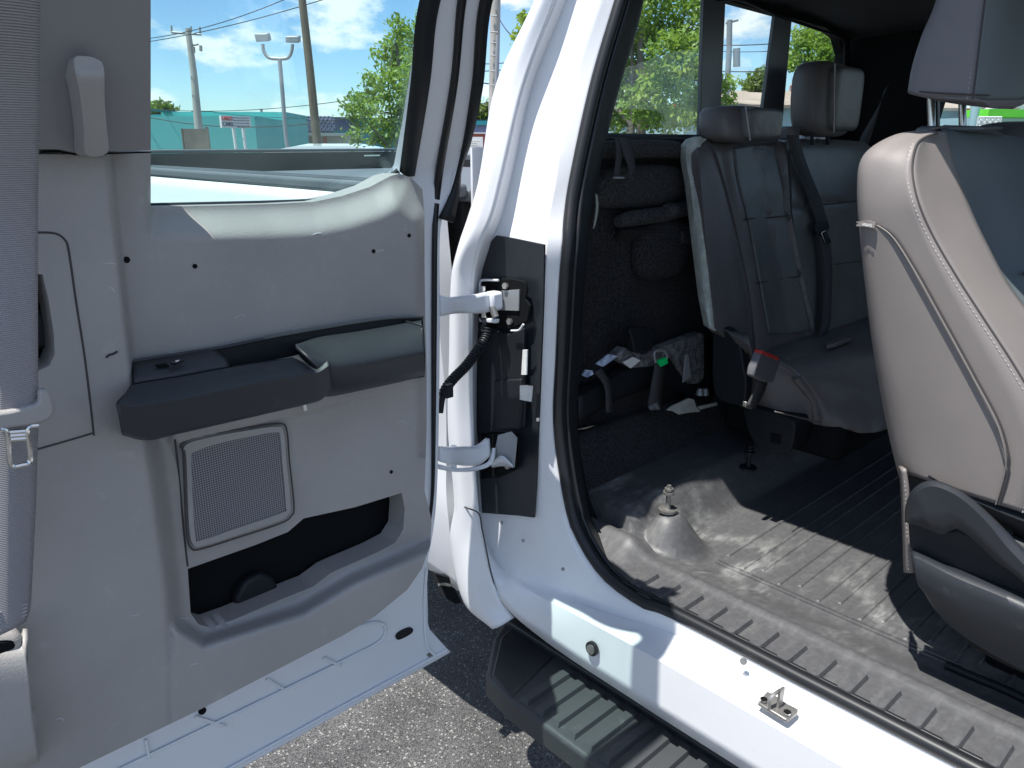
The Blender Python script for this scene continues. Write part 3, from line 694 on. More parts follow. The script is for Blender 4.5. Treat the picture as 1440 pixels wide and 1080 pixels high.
# arm rest
def cx(x, pts): return C('x', x, pts)
arm = loft('armrest', [cx(-.992, [(186,547),(188,541),(260,530),(330,516),(400,505),(430,500),(452,497)]),
      cx(-.935, [(186,547),(190,543),(260,531),(330,518),(400,507),(432,497),(453,496),(463,507)]),
      cx(-.902, [(164,566),(192,568),(263,556),(367,534),(413,526),(424,523),(445,521),(463,508)]),
      cx(-.898, [(164,569),(192,572),(263,560),(367,538),(413,530),(424,527),(445,525),(464,513)]),
      cx(-.908, [(170,604),(207,613),(250,604),(330,586),(400,571),(440,562),(456,553),(466,543)]),
      cx(-.93, [(173,610),(207,617),(250,608),(330,590),(400,574),(445,563),(457,555),(466,545)]),
      cx(-.992, [(173,608),(207,612),(250,604),(330,588),(400,572),(445,561),(457,553),(466,543)])], M['dark'], door, n=70, sub=2, thick=.004, sharp=24)
cup = loft('armrest_cup', [cx(-.988, [(416,487),(450,474),(500,466),(560,456),(593,450)]),
      cx(-.955, [(416,486),(440,482),(500,474),(560,463),(592,457)]),
      cx(-.932, [(417,489),(446,494),(500,484),(560,473),(594,464)]),
      cx(-.908, [(432,503),(464,509),(500,504),(560,494),(596,487)]),
      cx(-.905, [(450,524),(466,524),(500,519),(560,507),(597,499)]),
      cx(-.93, [(458,550),(468,549),(500,544),(560,530),(597,521)]),
      cx(-.99, [(458,556),(470,555),(500,549),(560,536),(597,527)])], M['dark'], door, n=50, sub=4, thick=.004, smooth=True, sharp=40)
plate('armrest_end', [(594,456),(597,464),(599,500),(598,523),(594,525)], 'x', -.935, (-.06,0,0), M['dark'], door, bevel=.005)
sheet('grab_recess', [(185,509),(240,500),(318,488),(380,475),(460,461),(540,449),(595,447),(598,500),(597,530),(455,556),(300,590),(190,560)], [], lambda u, v: U(u, v, 'x', -.983), M['black'], door, step=30, solid=(-.01,0,0))
tube('recess_edge', cx(-.981, [(185,509),(240,500),(318,488),(380,475),(460,461),(540,449),(595,446)]), .0022, M['dark'], door, n=40, seg=6)
swp = loft('window_switch_plate', [cx(-.977, [(187,513),(240,504),(288,495),(305,496)]), cx(-.955, [(188,527),(240,520),(300,507),(318,508)]), cx(-.945, [(189,540),(240,532),(300,521),(322,517)])], M['dark'], door, n=24, sub=2, thick=.006)
plate('window_switch', [(217,514),(232,511),(238,516),(222,518)], 'x', -.958, (.004,0,.002), M['void'], door, bevel=.001)
plate('window_switch', [(236,511),(250,504),(260,508),(243,515)], 'x', -.955, (.006,0,.003), M['dark'], door, bevel=.002)
plate('switch_mark', [(246,507.5),(251,506),(252,507),(247,508.8)], 'x', -.946, (.001,0,.0), M['white'], door)
tube('armrest_scratch', cx(-.905, [(430,523),(436,520),(441,521),(444,526)]), .001, M['black'], door, n=8, seg=5)
# lower door sheet metal: stamped ribs, slot, hem
def lowp(u, v, off=.003): return U(u, v, 'x', -1.07+off)
bm = bmesh.new()
for pts in ([(600,800),(597,850),(600,905),(612,922)],):
    tube('', [lowp(u, v) for u, v in pts], .003, None, n=20, seg=6, bm=bm)
tube('', [lowp(u, v) for u, v in ((470,896),(520,876),(541,880),(536,900),(500,920),(440,950),(300,1018),(120,1105))], .0025, None, n=60, seg=6, bm=bm)
tube('', [lowp(u, v) for u, v in ((628,914),(480,994),(338,1072),(160,1168))], .003, None, n=20, seg=6, bm=bm)
for (a, b) in (((375,955),(400,970)),((455,925),(480,937)),((275,1008),(318,1022)),((205,1040),(210,1068))):
    tube('', [lowp(*a), lowp(*b)], .0025, None, n=3, seg=6, bm=bm)
from_bm('stamped_rib', bm, M['paint_clean'], door)
plate('drain_slot', cr2([(556,893),(562,887),(574,882),(580,884),(578,890),(566,897),(558,899)]), 'x', -1.0695, (.002,0,0), M['rubber'], door)
plate('drain_slot', cr2([(600,920),(605,918),(606,922),(602,923)]), 'x', -1.0695, (.002,0,0), M['zinc'], door)
bm = bmesh.new(); disc('', lowp(284, 999, .0), (1,0,0), .006, .003, None, bm=bm, seg=14)
from_bm('panel_clip_hole', bm, M['void'], door)
# front seat belt stowed on door edge
bx = -.86
def beltx(v): return -.86
belt = loft('seat_belt', [C('x', bx, [(-12,-260,-.62),(-12,-100,-.70),(-11,20,-.755),(-10,140,-.81),(-9,300),(-8,480),(-8,590)]), C('x', bx+.002, [(22,-260,-.618),(22,-100,-.698),(24,20,-.753),(24,140,-.808),(24,300),(23,480),(22,588)]), C('x', bx, [(57,-260,-.62),(57,-100,-.70),(56,20,-.755),(55,140,-.81),(53,300),(53,480),(54,577)])], M['webbing'], door, n=60, sub=3, thick=.0018, smooth=True)
loft('seat_belt_strap', [C('x', -.89, [(-14,600),(-14,760),(-16,900)]), C('x', -.885, [(20,600),(18,760),(18,884)]), C('x', -.89, [(53,596),(50,700),(45,800),(42,850),(36,872)])], M['webbing'], door, n=40, sub=3, thick=.003, smooth=True)
bm = bmesh.new()
for v in (855,860,865,870): tube('', C('x', -.886, [(-5,v+6),(15,v+3),(38,v-6)]), .0008, None, n=20, seg=4, bm=bm)
from_bm('strap_stitching', bm, M['stitch'], door)
ltch = plate('belt_latch_bar', cr2([(-30,578),(0,580),(40,572),(54,566),(55,552),(62,548),(70,551),(76,566),(77,580),(70,590),(56,596),(20,602),(-30,606)]), 'x', -.85, (-.012,0,0), M['trim'], door, bevel=.004)
ring = [(14,600),(40,597),(36,610),(42,622),(44,650),(34,655),(14,657),(11,640),(10,622),(12,612)]
bm = bmesh.new()
tube('', [U(u, v, 'x', -.852) for u, v in ((0,603),(9,606),(12,622),(13,640),(17,655),(30,654),(42,650),(42,635),(40,620),(38,608),(42,600),(54,598))], .0026, None, n=50, seg=8, bm=bm)
for a, b in (((12,608),(39,606)),((13,613),(38,611)),((13,618),(39,616))): tube('', [U(*a, 'x', -.853), U(*b, 'x', -.853)], .0028, None, n=3, seg=8, bm=bm)
from_bm('belt_tongue', bm, M['steel'], door)
loft('belt_anchor_cover', [C('x', -.93, [(-40,905),(0,905),(30,894),(36,884)]), C('x', -.905, [(-40,930),(0,930),(30,925),(37,915)]), C('x', -.9, [(-40,1010),(0,1010),(30,1008),(45,1005)]), C('x', -.905, [(-40,1072),(0,1078),(25,1076),(54,1062)]), C('x', -.96, [(-40,1080),(0,1082),(25,1080),(54,1066)])], M['trim'], door, n=20, sub=4, smooth=True, thick=.005)
plate('belt_anchor_cover', [(-60,900),(28,892),(33,900),(36,1000),(54,1004),(55,1062),(20,1077),(-60,1078)], 'x', -.91, (-.05,0,0), M['trim'], door, bevel=.008)
plate('anchor_slot', cr2([(-10,908),(6,904),(20,905),(19,912),(4,918),(-10,922)]), 'x', -.884, (-.006,0,0), M['void'], door)

# ================================================================== CAB INTERIOR
def fz(x, y):
    z = .655
    if y < 1.19: z = .700
    elif y < 1.235: z = .700+.010*math.sin((y-1.19)/.045*PI)-.012*ss((y-1.19)/.045)
    elif y < 1.35: z = .688-.033*ss((y-1.235)/.115)
    # raised heel at the rear
    r = ss((-.90-x)/.09)
    if y > 1.25: z = z*(1-r)+.757*r if r > 0 else z
    elif x < -.86: z += .03*ss((-.86-x)/.06)*ss((y-1.12)/.1)
    bmpd = math.hypot((x+.905)/.075, (y-1.335)/.085)
    if y > 1.22: z = max(z, .655+.094*(1-ss((bmpd-.15)/1.15)))
    return z
bm = bmesh.new(); NX, NY = 300, 200
xs = [-1.20+1.9*i/NX for i in range(NX+1)]; ys = [1.085+1.55*j/NY for j in range(NY+1)]
V = [[bm.verts.new((x, y, fz(x, y))) for y in ys] for x in xs]
for i in range(NX):
    for j in range(NY): bm.faces.new((V[i][j], V[i+1][j], V[i+1][j+1], V[i][j+1]))
fl = from_bm('floor_covering', bm, M['floor'], truck, 60)
bm = bmesh.new()
x = -.80; k = 0
while x < .2:
    y0 = 1.385 if k % 2 else 1.41
    for yy0, yy1 in ((y0, 2.4),):
        a = [bm.verts.new(p) for p in ((x,yy0,.6555),(x+.008,yy0,.6555),(x+.008,yy1,.6555),(x,yy1,.6555))]
        t = [bm.verts.new(p) for p in ((x+.002,yy0+.004,.6578),(x+.006,yy0+.004,.6578),(x+.006,yy1,.6578),(x+.002,yy1,.6578))]
        bm.faces.new(t)
        for i in range(4): bm.faces.new((a[i], a[(i+1) % 4], t[(i+1) % 4], t[i]))
    x += .034 if k % 2 else .052; k += 1
for yy in (1.365, 1.378):
    a = [bm.verts.new(p) for p in ((-.80,yy,.656),(.2,yy,.656),(.2,yy+.004,.656),(-.80,yy+.004,.656))]
    t = [bm.verts.new(p) for p in ((-.80,yy+.001,.6585),(.2,yy+.001,.6585),(.2,yy+.003,.6582),(-.80,yy+.003,.6582))]
    bm.faces.new(t)
    for i in range(4): bm.faces.new((a[i], a[(i+1) % 4], t[(i+1) % 4], t[i]))
from_bm('mat_ribbing', bm, M['floor'], fl, 20)
# sill plate ribs
bm = bmesh.new()
for k in range(-3, 26):
    x = -.672+.0532*k
    top = .7085
    prof = [(x,1.100),(x+.021,1.098),(x+.026,1.104),(x+.027,1.168),(x+.004,1.168),(x+.003,1.112)]
    q = [Vector((a, b-.004, .7005)) for a, b in prof]; cen = sum(q, Vector())/len(q)
    a = [bm.verts.new(p) for p in q]; t = [bm.verts.new(Vector((p.x+(cen.x-p.x)*.22, p.y+(cen.y-p.y)*.06, top))) for p in q]
    bm.faces.new(t)
    for i in range(len(a)): bm.faces.new((a[i], a[(i+1) % len(a)], t[(i+1) % len(a)], t[i]))
from_bm('sill_rib', bm, M['floor'], fl, 20)
tube('sill_mat_edge', [Vector((-.84,1.090,.706)),Vector((-.5,1.092,.706)),Vector((0,1.092,.706)),Vector((.7,1.092,.706))], .003, M['rubber'], fl, n=30, seg=6)
# seat rail cover strip and studs
tube('seat_rail', C('z', .66, [(1330,935),(1355,946),(1400,965),(1470,997)])+[Vector((.5,1.30,.66))], .008, M['black'], truck, n=30, seg=8)
for (u, v) in ((939,716),(1052,657)):
    p = U(u, v, 'z', .757); bm = bmesh.new()
    disc('', p+Vector((0,0,-.004)), (0,0,1), .022, .006, None, bm=bm, seg=10)
    disc('', p, (0,0,1), .006, .04, None, bm=bm, seg=10)
    disc('', p+Vector((0,0,.038)), (0,0,1), .013, .006, None, bm=bm, seg=12)
    disc('', p+Vector((0,0,.047)), (0,0,1), .010, .005, None, bm=bm, seg=12)
    disc('', p+Vector((0,0,.052)), (0,0,1), .005, .007, None, bm=bm, seg=8)
    from_bm('seat_anchor_stud', bm, M['zinc'] if u < 1000 else M['black'], truck)
# riser and rear bulkhead
def rise(y): return .885-.03*(y-1.28)
bm = bmesh.new()
rows = [[Vector((-1.10,y,.757)) for y in ys[::4]], [Vector((-1.13,y,rise(y)-.02)) for y in ys[::4]], [Vector((-1.15,y,rise(y))) for y in ys[::4]], [Vector((-1.24,y,rise(y)-.015)) for y in ys[::4]]]
W = [[bm.verts.new(p) for p in r] for r in rows]
for a, b in zip(W, W[1:]):
    for j in range(len(a)-1): bm.faces.new((a[j], a[j+1], b[j+1], b[j]))
from_bm('rear_floor_riser', bm, M['carpet'], truck, 60)
wx = -1.205
rw = [(1.10,.70),(2.70,.70),(2.70,1.60),(2.60,1.97),(1.34,1.97),(1.22,1.62),(1.12,1.4)]
wh = [(1.30,1.56),(2.56,1.553),(2.60,1.60),(2.595,1.82),(2.55,1.865),(2.45,1.885),(1.9,1.90),(1.42,1.905),(1.38,1.88)]
sheet('rear_wall', rw, [wh], lambda a, b: Vector((wx-.02, a, b)), M['void'], truck, step=.15, solid=(-.03,0,0))
boxo('cab_rear_panel', (-1.262,1.06,.62), (-1.256,2.75,1.54), M['paint'], truck)
boxo('cab_rear_panel', (-1.262,1.36,1.925), (-1.256,2.58,2.0), M['paint'], truck)
# carpeted insulation panel with rolls
def carp_x(u, v):
    x = -1.19
    x += .06*math.exp(-((v-215)/7.)**2)           # top roll
    x += .035*ss((v-233)/10)*(1-ss((v-275)/25))   # belly
    x += .0*u
    d = v-(318-(u-870)*.06)
    x += (.05*math.exp(-((d-8)/8.)**2)+.01*ss(d/8))*ss((u-864)/12.)
    x += .025*math.exp(-((v-333)/8.)**2)*ss((u-952)/10.)
    return x
sheet('carpet_backing', [(815,204),(860,204),(955,206),(1100,212),(1100,600),(790,620),(800,300)], [], lambda u, v: U(u, v, 'x', carp_x(u, v)), M['carpet'], truck, step=9, solid=(-.006,0,0))
M['carpet_lit'] = mat('lit_carpet_pile', (.018,.018,.019), .95, bump=1, bscale=300, bdist=.006, col2=(.075,.075,.075), vscale=200)  # paler copy of the carpet, light on the rolls painted into its colour
blob('carpet_knob', U(943, 296, 'x', -1.135), (.024,.022,.019), M['carpet_lit'], truck, p=2.4)
tube('carpet_roll', C('x', -1.150, [(838,212),(870,210),(910,209),(945,210),(962,215)]), .022, M['carpet_lit'], truck, n=30, seg=14, rr=lambda t: .021-.006*abs(2*t-1)**4)
tube('carpet_roll', C('x', -1.145, [(869,312),(885,308),(910,304),(935,301),(960,294),(1000,288)]), .020, M['carpet_lit'], truck, n=30, seg=14, rr=lambda t: .019-.006*(1-min(1, t*6))**2)
tube('carpet_roll', C('x', -1.145, [(953,334),(975,332),(1000,330)]), .019, M['carpet_lit'], truck, n=16, seg=14)
blob('carpet_bulge', U(900, 262, 'x', -1.175), (.03,.20,.05), M['carpet_lit'], truck, p=2.6)
blob('carpet_bulge', U(930, 350, 'x', -1.165), (.03,.11,.075), M['carpet'], truck, p=3)
boxo('window_ledge', (-1.235,1.15,1.545), (-1.175,2.62,1.56), M['black'], truck, bevel=.004)
# rear window glass + frames
rwin = boxo('rear_window', (-1.231,1.27,1.54), (-1.226,2.64,1.92), M['glass_rear'], truck)
M['mull'] = mat('grey_window_frame', (.09,.105,.115), .35, bump=.1)
for a, b in ((((991,-30),(1022,-30)),((984,200),(1012,200))), (((1091,18),(1114,26)),((1071,170),(1101,170)))):
    poly3('window_frame', [U(a[0][0], a[0][1], 'x', -1.22), U(a[1][0], a[1][1], 'x', -1.22), U(b[1][0], b[1][1], 'x', -1.22), U(b[0][0], b[0][1], 'x', -1.22)], (-.012,0,0), M['mull'], rwin, bevel=.002)
# third small bars (slider rails)
tube('window_frame', [Vector((-1.222,1.24,1.566)), Vector((-1.222,2.5,1.561))], .006, M['mull'], rwin, n=4, seg=6)
tube('window_frame', C('x', -1.215, [(1010,0),(1041,0),(1090,20),(1140,38),(1180,52),(1187,62),(1187,80),(1187,120),(1186,178)]), .004, M['black'], rwin, n=60, seg=6)
# C-pillar trim: near side (inside of opening) and far side
loft('pillar_inner_trim', [[p+Vector((-.03,.095,0)) for p in K1[4:15]], [Vector((-1.20, p.y+.08, p.z)) for p in K1[4:15]]], M['void'], truck, n=30)
sheet('far_side_trim', [(-1.25,.69),(.9,.69),(.9,1.97),(-1.25,1.97)], [[(-.955,1.53),(.1,1.53),(.0,1.80),(-.55,1.90),(-.90,1.88)]], lambda a, b: Vector((a, 2.66, b)), M['void'], truck, step=.15, solid=(0,.04,0))
boxo('far_body_side', (-1.25,2.78,.55), (.9,2.80,1.50), M['paint'], truck)
sheet('far_window', [(-1.0,1.5),(.2,1.5),(.1,1.93),(-.95,1.93)], [], lambda a, b: Vector((a, 2.72, b)), M['glass_rear'], truck, step=.2, solid=(0,.004,0))
plate('far_window_post', [(1316,120),(1322,120),(1322,190),(1316,190)], 'y', 2.655, (0,-.02,0), M['black'], truck)
# roof and headliner
def roofz(x, y): return 2.035-.055*((y-1.93)/.73)**4
for nm, off, m_, ya, yb in (('roof', 0, M['paint'], 1.23, 2.63), ('headliner', -.10, M['headliner'], 1.30, 2.64)):
    bm = bmesh.new(); G = []
    for i in range(13):
        x = -1.262+i*.17 if nm == 'roof' else -1.24+i*.165
        G.append([bm.verts.new((x, ya+(yb-ya)*j/16, roofz(x, ya+(yb-ya)*j/16)+off-(.02*ss((-.98-x)/.2) if nm == 'headliner' else 0))) for j in range(17)])
    for a, b in zip(G, G[1:]):
        for j in range(16): bm.faces.new((a[j], a[j+1], b[j+1], b[j]))
    o = from_bm(nm, bm, m_, truck, 60); q = o.modifiers.new('t', 'SOLIDIFY'); q.thickness = .006; q.offset = 0
boxo('roof_side_rail', (-1.26,2.56,1.90), (.75,2.68,1.985), M['paint'], truck, bevel=.015)
# ---- rear seat
def rsx(z, y=1.6): return -.955-.115*(z-1.1)/.44      # front plane of rear backrest
def rs(u, v, off=0.0):
    d = ray(u, v); x = -1.0
    for _ in range(20): z = CZ+d.z*(x/d.x); x = rsx(z)+off
    return CAM+d*(x/d.x)
Af = [U(1123,527,'z',1.02), U(1185,513,'z',1.02), U(1253,502,'z',1.02), Vector((-.67,2.6,1.02))]
Ab = [U(1140,560,'z',.955)+Vector((.012,0,0)), U(1195,560,'z',.95)+Vector((.012,0,0)), U(1255,552,'z',.95), Vector((-.63,2.6,.95))]
Ad = [U(1150,594,'z',.895), U(1200,603,'z',.89), U(1255,598,'z',.885), Vector((-.66,2.6,.885))]
At = [rs(1062,502)+Vector((-.02,0,0)), Vector((-1.0,1.95,1.035)), Vector((-1.0,2.2,1.035)), Vector((-1.0,2.6,1.035))]
cush = loft('rear_seat', [At, [a.lerp(b, .5)+Vector((0,0,.012)) for a, b in zip(At, Af)], Af, Ab, Ad, [p+Vector((-.10,0,.0)) for p in Ad]], M['vinyl_rear'], truck, n=50, sub=4, smooth=True, thick=.006)
loft('cushion_top', [[a.lerp(b, .12)+Vector((0,.03,.003)) for a, b in zip(At, Af)], [a.lerp(b, .5)+Vector((0,.03,.0165)) for a, b in zip(At, Af)], [a.lerp(b, .93)+Vector((0,.03,.006)) for a, b in zip(At, Af)]], M['leather_rear'], cush, n=40, sub=4, smooth=True, thick=.002)
loft('cushion_side', [[At[0], At[0].lerp(Af[0], .5)+Vector((0,0,.012)), Af[0]], [At[0]+Vector((0,-.012,-.05)), At[0].lerp(Af[0], .5)+Vector((.0,-.015,-.05)), Ab[0]+Vector((0,-.004,0))], [U(1050,574,'z',.90), U(1095,588,'z',.90), Ad[0]]], M['vinyl_rear'], cush, n=24, sub=5, smooth=True, thick=.004)
tube('cushion_corner_piping', [Af[0]+Vector((-.006,0,-.006)), Ab[0]+Vector((-.008,0,0)), Ad[0]], .012, M['vinyl_rear'], cush, n=14, seg=8)
boxo('cushion_base', (-1.05,1.76,.80), (-.72,2.6,.90), M['void'], cush, bevel=.02)
cush['label'] = 'rear bench seat of worn grey leather'
def backfn(u, v):
    return rs(u, v, rbx(u, v))
seamL = [(985,190),(1002,210),(1018,260),(1035,330),(1050,400),(1058,460),(1062,510)]
seamM = [(1030,200),(1040,260),(1048,300),(1065,390),(1075,470)]
def rbx(u, v):
    # bolster then recessed centre
    s1 = -sdpoly([(1022,180),(1030,240),(1046,305),(1062,380),(1078,480)], u, v)
    s2 = -sdpoly([(1093,180),(1108,300),(1125,390),(1148,500)], u, v)
    x = 0
    if s1 > 0: x -= .016*ss(s1/14)
    if s2 > -10: x += .016*ss((s2+10)/14)
    e = -sdpoly([(1010,190),(1020,250),(1035,330),(1052,420),(1060,500)], u, v)
    x -= .006*math.exp(-(e/5.)**2)
    if v < 215: x -= .03*((215-v)/28.)**2 if v > 180 else .045
    if u < 985: x -= .018*ss((985-u)/14.)
    # stitched breaks across the centre
    if s1 > 4 and s2 < 0:
        for (y0, k) in ((308, -.05), (398, -.2)):
            d = v-(y0+(u-1048)*k); x -= .006*math.exp(-(d/4.)**2)
    return x
bk = [(980,203),(986,194),(1005,190),(1040,194),(1092,196),(1106,202),(1112,300),(1130,390),(1150,478),(1110,488),(1062,510),(1030,486),(1006,462),(1002,420),(992,330),(985,250)]
def backmat(name, outl, m_, fn=backfn, st=6): return sheet(name, outl, [], fn, m_, cush, step=st, solid=(-.035,0.01,-.0))
backmat('backrest', bk, M['vinyl_rear'])
loft('backrest_insert', [[backfn(u, v)+Vector((.0015,0,0)) for u, v in ((1030,207),(1037,255),(1050,305),(1064,380),(1080,470))],
     [backfn(u, v)+Vector((.0015,0,0)) for u, v in ((1060,202),(1068,255),(1080,305),(1095,380),(1110,470))],
     [backfn(u, v)+Vector((.0015,0,0)) for u, v in ((1091,202),(1099,255),(1108,305),(1122,380),(1140,465))]], M['leather_rear'], cush, n=60, sub=8, thick=.001)
bm = bmesh.new()
for pts in (((1045,308),(1075,306),(1109,303)), ((1062,398),(1095,392),(1124,388))):
    tube('', [backfn(u, v)+Vector((.004,0,0)) for u, v in pts], .002, None, n=12, seg=6, bm=bm)
tube('', [backfn(u, v)+Vector((.002,0,0)) for u, v in seamL], .0022, None, n=30, seg=6, bm=bm)
from_bm('backrest_seam', bm, M['seam'], cush)
# felt edge visible on the side
def side(u, v): return rs(u, v, -.028)
sheet('felt_edge', [(965,205),(972,196),(984,192),(994,196),(986,203),(987,260),(995,340),(1005,440),(1007,466),(998,462),(990,420),(980,340),(971,260),(965,228)], [], lambda u, v: rs(u, v, -.004-.03*ss((984-u+(v-200)*.07)/20.)), M['foam'], cush, step=4, solid=(-.03,.02,0))
# right hand portion of backrest
bk2 = [(1112,202),(1130,196),(1170,196),(1215,199),(1224,206),(1232,300),(1290,470),(1150,478),(1128,390),(1114,300)]
def back2(u, v):
    x = 0
    d = v-(287-(u-1150)*.1); x -= .007*math.exp(-(d/3.5)**2)
    d = v-(372-(u-1165)*.1); x -= .004*math.exp(-(d/3.5)**2)
    if v < 212: x -= .02*((212-v)/16.)**2
    return rs(u, v, x-.004)
sheet('backrest', bk2, [], back2, M['leather_rear'], cush, step=7, solid=(-.10,0,0))
bm = bmesh.new()
tube('', [back2(u, v)+Vector((.004,0,0)) for u, v in ((1140,289),(1180,285),(1225,280))], .002, None, n=12, seg=6, bm=bm)
tube('', [back2(u, v)+Vector((.004,0,0)) for u, v in ((1172,372),(1200,368),(1240,366))], .0014, None, n=12, seg=6, bm=bm)
from_bm('backrest_seam', bm, M['seam'], cush)
# headrests
def headrest(u0, u1, v0, v1, off, depth, m1, m2, seamu, labl=None):
    a = rs(u0, v1, off); b = rs(u1, v1, off); t = rs(u0, v0, off)
    c = (rs((u0+u1)/2, (v0+v1)/2, off)); w = (b-a).length/2; h = (t-a).length/2
    hr = blob('headrest', c+Vector((-depth*.3,0,0)), (depth/2, w*.92, h), m1, cush, p=4.5, shape=lambda a_, b_, c_: (a_-.18*c_, b_*(1-.10*(c_+.2)**2), c_))
    return hr, c, w, h
hr, c_, w_, h_ = headrest(1014, 1089, 149, 200, .05, .10, M['vinyl_rear'], None, 0)
hr2, c2_, w2_, h2_ = headrest(1141, 1201, 89, 191, .03, .10, M['vinyl_rear'], None, 0)
for (c0, w0, h0) in ((c_, w_, h_), (c2_, w2_, h2_)):
    blob('headrest_insert', c0+Vector((.019,w0*.18,0)), (.022, w0*.66, h0*.84), M['leather_rear'], cush, p=6)
    tube('headrest_piping', [c0+Vector((.034-.010*z, -w0*.47, z*h0*.88)) for z in (-1,-.5,0,.5,1)], .0016, M['stitch'], cush, n=16, seg=5)
for u in (1142, 1162, 1170):
    pass
for u in (1141, 1163): tube('headrest_post', [rs(u, 185, .0), rs(u+1, 203, .0)], .005, M['black'], cush, n=3)
boxo('centre_belt_guide', rs(1095,197,-.06), rs(1127,178,-.02), M['vinyl_rear'], cush, bevel=.006)
# rear belt crossing the bench
loft('rear_belt', [[rs(u, v, .012) for u, v in ((1106,190),(1118,230),(1135,275),(1150,318))], [rs(u, v, .012) for u, v in ((1122,190),(1134,230),(1152,275),(1166,318))]], M['webbing_dark'], cush, n=30, sub=2, thick=.002)
loft('rear_belt', [[rs(u, v, .02) for u, v in ((1152,330),(1158,370),(1158,420),(1155,460),(1144,484))], [rs(u, v, .02) for u, v in ((1165,330),(1170,370),(1169,420),(1166,460),(1152,487))]], M['webbing_dark'], cush, n=30, sub=2, thick=.002)
poly3('rear_belt_buckle', [rs(u, v, .022) for u, v in ((1146,315),(1164,310),(1167,320),(1163,328),(1150,332))], (-.008,0,0), M['black'], cush, bevel=.002)
poly3('rear_belt_tongue', [rs(u, v, .028) for u, v in ((1155,327),(1162,324),(1169,340),(1165,344),(1161,343))], (-.003,0,0), M['steel'], cush, bevel=.001)
loft('far_belt', [C('y', 2.60, [(1250,118),(1235,150),(1212,190),(1207,205)]), C('y', 2.60, [(1243,128),(1232,170),(1222,200),(1219,208)])], M['webbing_dark'], truck, n=16, thick=.002)
# side shield, hinge cover, buckle
sb = [(1002,466),(1008,460),(1020,462),(1034,472),(1042,488),(1047,520),(1050,540),(1046,572),(1035,570),(1016,565),(1006,556),(1001,535),(1001,500)]
plate('side_shield', cr2(sb), 'y', 1.585, (0,.03,0), M['black'], cush, bevel=.006)
loft('seat_side_cover', [C('y', 1.60, [(1000,458),(1030,466),(1052,470)]), C('y', 1.575, [(1022,466),(1040,476),(1055,486)]), C('y', 1.60, [(1046,495),(1056,500),(1062,510)])], M['vinyl_rear'], cush, n=20, sub=3, smooth=True, thick=.004)
plate('buckle', [(1072,493),(1094,500),(1098,508),(1088,538),(1078,538),(1060,530),(1062,518)], 'x', -.83, (-.02,0,0), M['buckle'], cush, bevel=.004)
plate('buckle_release', [(1073,493),(1096,502),(1095,507),(1071,497)], 'x', -.826, (-.02,0,0), M['red'], cush, bevel=.002)
loft('buckle_strap', [C('x', -.85, [(1065,532),(1060,550),(1050,570)]), C('x', -.85, [(1079,537),(1074,552),(1062,574)])], M['webbing_dark'], cush, n=10, thick=.003)
plate('buckle_anchor', [(1050,565),(1060,570),(1058,576),(1049,573)], 'x', -.85, (-.01,0,0), M['zinc'], cush, bevel=.002)
plate('seat_pedestal', cr2([(1046,572),(1066,574),(1110,588),(1118,596),(1116,620),(1108,636),(1084,634),(1064,628),(1050,600)]), 'y', 1.67, (0,.12,0), M['black'], cush, bevel=.01)
plate('pedestal_hole', [(1084,609),(1098,612),(1097,625),(1083,622)], 'y', 1.668, (0,.002,0), M['void'], cush)
loft('seat_piping', [C('x', -.775, [(1090,578),(1140,590),(1185,604),(1210,604),(1255,592)]), C('x', -.775, [(1090,580),(1140,592),(1185,607),(1210,607),(1255,595)])], M['leather'], cush, n=20, thick=.003)
plate('stowed_buckle', [(1158,488),(1190,472),(1197,474),(1198,480),(1172,490),(1162,492)], 'z', 1.045, (0,0,.012), M['vinyl_rear'], cush, bevel=.003)
# ---- uncovered hardware under the missing seat
jack = loft('rear_floor_bracket', [C('x', -1.17, [(812,545),(850,528),(880,505),(930,492),(1000,476)]), C('x', -1.13, [(812,560),(850,540),(885,520),(930,508),(1000,505)]), C('x', -1.13, [(812,600),(850,572),(885,555),(930,545),(1000,570)])], M['black'], truck, n=30, sub=3, thick=.006, smooth=True)
plate('insulation_pad', [(868,500),(880,489),(890,494),(905,498),(922,494),(938,486),(960,478),(985,468),(991,470),(991,530),(984,540),(970,540),(955,520),(945,500),(925,515),(890,518),(872,508)], 'x', -1.115, (-.03,0,0), M['felt'], truck, bevel=.004)
plate('anchor_bracket', [(885,464),(890,460),(912,460),(917,468),(918,492),(908,496),(892,495),(890,480)], 'x', -1.09, (-.02,0,0), M['black'], truck, bevel=.003)
tube('tether_strap_loop', C('x', -1.09, [(922,510),(920,497),(925,493),(934,494),(938,502),(935,510)]), .003, M['galv'], truck, n=20, seg=6)
plate('green_clip', [(926,508),(938,503),(940,511),(930,516)], 'x', -1.085, (-.01,0,0), M['green'], truck, bevel=.001)
plate('label_sticker', [(838,512),(856,498),(869,501),(848,516)], 'x', -1.105, (-.003,0,0), M['sticker'], truck)
plate('label_sticker', [(819,528),(824,520),(833,521),(835,526),(826,531)], 'x', -1.105, (-.003,0,0), M['sticker'], truck)
plate('label_sticker', [(876,510),(890,502),(901,507),(887,518)], 'x', -1.10, (-.003,0,0), M['sticker_w'], truck)
loft('tether_strap', [C('x', -1.09, [(921,512),(916,540),(911,570)]), C('x', -1.09, [(936,512),(932,540),(929,576)])], M['webbing_dark'], truck, n=12, thick=.002)
loft('tether_strap', [C('x', -1.10, [(836,524),(850,545),(852,580)]), C('x', -1.10, [(846,518),(858,540),(860,580)])], M['webbing_dark'], truck, n=12, thick=.002)
loft('strap_end', [C('x', -1.09, [(911,572),(925,564)]), C('x', -1.085, [(915,577),(929,576)])], M['felt'], truck, n=6, thick=.002)
